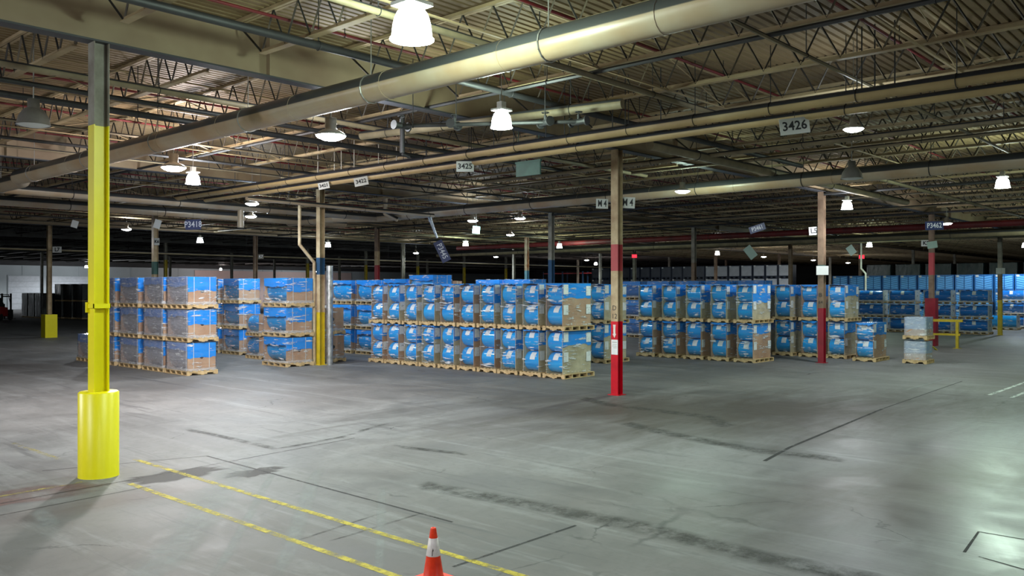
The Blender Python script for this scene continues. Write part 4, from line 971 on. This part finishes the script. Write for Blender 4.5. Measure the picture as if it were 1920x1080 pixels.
fk = thing('forklift', 'red forklift parked in shade beyond the post marked L7', 'forklift', (6.6, 66.5, 0), 0.83-math.pi/2)
obj('counterweight', MB().add([(-0.6,-1.1,0.35),(0.6,-1.1,0.35),(0.6,0.3,0.35),(-0.6,0.3,0.35),(-0.55,-0.95,1.15),(0.55,-0.95,1.15),(0.6,0.3,1.05),(-0.6,0.3,1.05)], [(0,3,2,1),(4,5,6,7),(0,1,5,4),(1,2,6,5),(2,3,7,6),(3,0,4,7)]), 'lift_red', fk)
obj('chassis', MB().box(-0.6, 0.3, 0.3, 0.6, 1.2, 0.85).box(-0.35, -0.2, 1.05, 0.35, 0.35, 1.35), 'rubber', fk)
obj('overhead_guard', MB().bar((-0.5,-0.6,1.1),(-0.45,-0.4,2.1),0.03).bar((0.5,-0.6,1.1),(0.45,-0.4,2.1),0.03).bar((-0.5,1.1,0.85),(-0.45,0.7,2.1),0.03).bar((0.5,1.1,0.85),(0.45,0.7,2.1),0.03).box(-0.5,-0.45,2.08,0.5,0.75,2.14), 'rubber', fk)
obj('mast', MB().box(-0.4, 1.25, 0.05, -0.3, 1.4, 2.2).box(0.3, 1.25, 0.05, 0.4, 1.4, 2.2).box(-0.3, 1.3, 1.9, 0.3, 1.36, 2.0), 'dark_metal', fk)
for x in (-0.2, 0.2): obj('fork', MB().box(x-0.05, 1.4, 0.05, x+0.05, 2.4, 0.1).box(x-0.05, 1.4, 0.05, x+0.05, 1.45, 0.6), 'dark_metal', fk)
for x, y, r in ((-0.6, -0.75, 0.28), (0.45, -0.75, 0.28), (-0.6, 0.85, 0.34), (0.45, 0.85, 0.34)):
    obj('wheel', MB().tube((x, y, r), (x+0.16, y, r), r, 20), 'rubber', fk)
obj('seat', MB().box(-0.25,-0.1,1.35,0.25,0.35,1.45).box(-0.25,-0.15,1.4,0.25,-0.05,1.85), 'rubber', fk)
# far rack with red beams
for n in range(4):
    rk = thing('pallet_rack', 'far storage rack with red beams, %s bay beyond the yellow posts' % ordn(n), 'rack', (62.0, 44.0+n*3.0, 0), 0, 'far red beam racks')
    for y in (-1.45, 1.45): obj('upright', MB().box(-0.5, y-0.04, 0, -0.42, y+0.04, 4.6).box(0.42, y-0.04, 0, 0.5, y+0.04, 4.6).bar((-0.46, y, 0.5), (0.46, y, 2.0), 0.02).bar((0.46, y, 2.0), (-0.46, y, 3.5), 0.02), 'navy', rk)
    for z in (1.5, 3.0, 4.4): obj('beam', MB().box(-0.5, -1.45, z-0.06, -0.44, 1.45, z+0.06).box(0.44, -1.45, z-0.06, 0.5, 1.45, z+0.06).box(-0.45, -1.4, z+0.02, 0.45, 1.4, z+0.06), 'red_faded', rk)

# ---------------------------------------------------------------- walls and doors
wb = struct(obj('wall_back', MB().box(X0, Y1, 0, X1, Y1+0.3, 5.55), 'greywall'))
struct(obj('wall_back_header', MB().box(X0, Y1-0.05, 5.55, X1, Y1+0.3, ZT), 'darkwall')).name = 'trim_1'
struct(obj('trim_2', MB().box(44, Y1-0.12, 0, 72, Y1-0.06, 5.3), 'pinkwall'))
sm_ = MB().box(-0.04, -0.06, 0, 0.04, 0, 5.5).mesh('wall_rib'); sm_.materials.append(M['greywall'])
for k in range(20): obj('wall_rib', sm_, None, wb, (-6+3.4*k, Y1, 0))
for n, (xa, xb_) in enumerate(((19.5, 23.2), (24.0, 31.0), (36, 40.5))):
    d = struct(obj('door_%d' % (n+1), MB().box(xa, Y1-0.1, 0, xb_, Y1-0.02, 4.3), 'greywall'))
    for k in range(6): obj('door_panel', MB().box(xa+0.06, Y1-0.13, 0.05+0.7*k, xb_-0.06, Y1-0.1, 0.70+0.7*k), 'crate_pale', d)
struct(obj('wall_far', MB().box(X1, Y0, 0, X1+0.3, Y1, ZT), 'darkwall')).name = 'wall_right'
struct(obj('wall_left', MB().box(X0-0.3, Y0, 0, X0, Y1, ZT), 'greywall'))
struct(obj('wall_front', MB().box(X0, Y0-0.3, 0, X1, Y0, ZT), 'greywall'))

# ---------------------------------------------------------------- traffic cone
cl = Vector((-11.95, -6.52, 0))
cn = thing('traffic_cone', 'orange traffic cone with a white collar standing on the floor', 'cone', cl)
H_ = 0.46; R0, R1 = 0.092, 0.024
def cz(z): return R0+(R1-R0)*(z-0.02)/(H_-0.02)
obj('cone_body', MB().lathe([(cz(0.02)+0.01, 0.02), (cz(0.035), 0.035), (cz(0.21), 0.21), (cz(0.23), 0.23)], 32), 'orange', cn)
obj('collar', MB().lathe([(cz(0.215)+0.002, 0.215), (cz(0.368)+0.002, 0.368), (cz(0.368), 0.369)], 32), 'cone_white', cn)
obj('scuff', MB().add([(-0.0008-cz(z)*math.sin(a)-0.003*math.sin(a), -cz(z)*math.cos(a)-0.003*math.cos(a), z) for a, z in ((0.85,0.225),(0.95,0.222),(0.92,0.262),(0.80,0.29),(0.84,0.255),(0.70,0.27))], [(0,1,2,3),(0,3,4),(4,3,5)]), 'soot', cn)
obj('tip', MB().lathe([(cz(0.36), 0.36), (cz(0.448), 0.448), (0.022, 0.457), (0.013, 0.46), (0.011, 0.445)], 32), 'orange', cn)
obj('base', MB().box(-0.14, -0.14, 0, 0.14, 0.14, 0.022), 'orange', cn)
SC.cycles.use_denoising = True
SC.cycles.max_bounces = 6; SC.cycles.diffuse_bounces = 3; SC.cycles.glossy_bounces = 3; SC.cycles.transparent_max_bounces = 10
SC.cycles.sample_clamp_indirect = 6.0
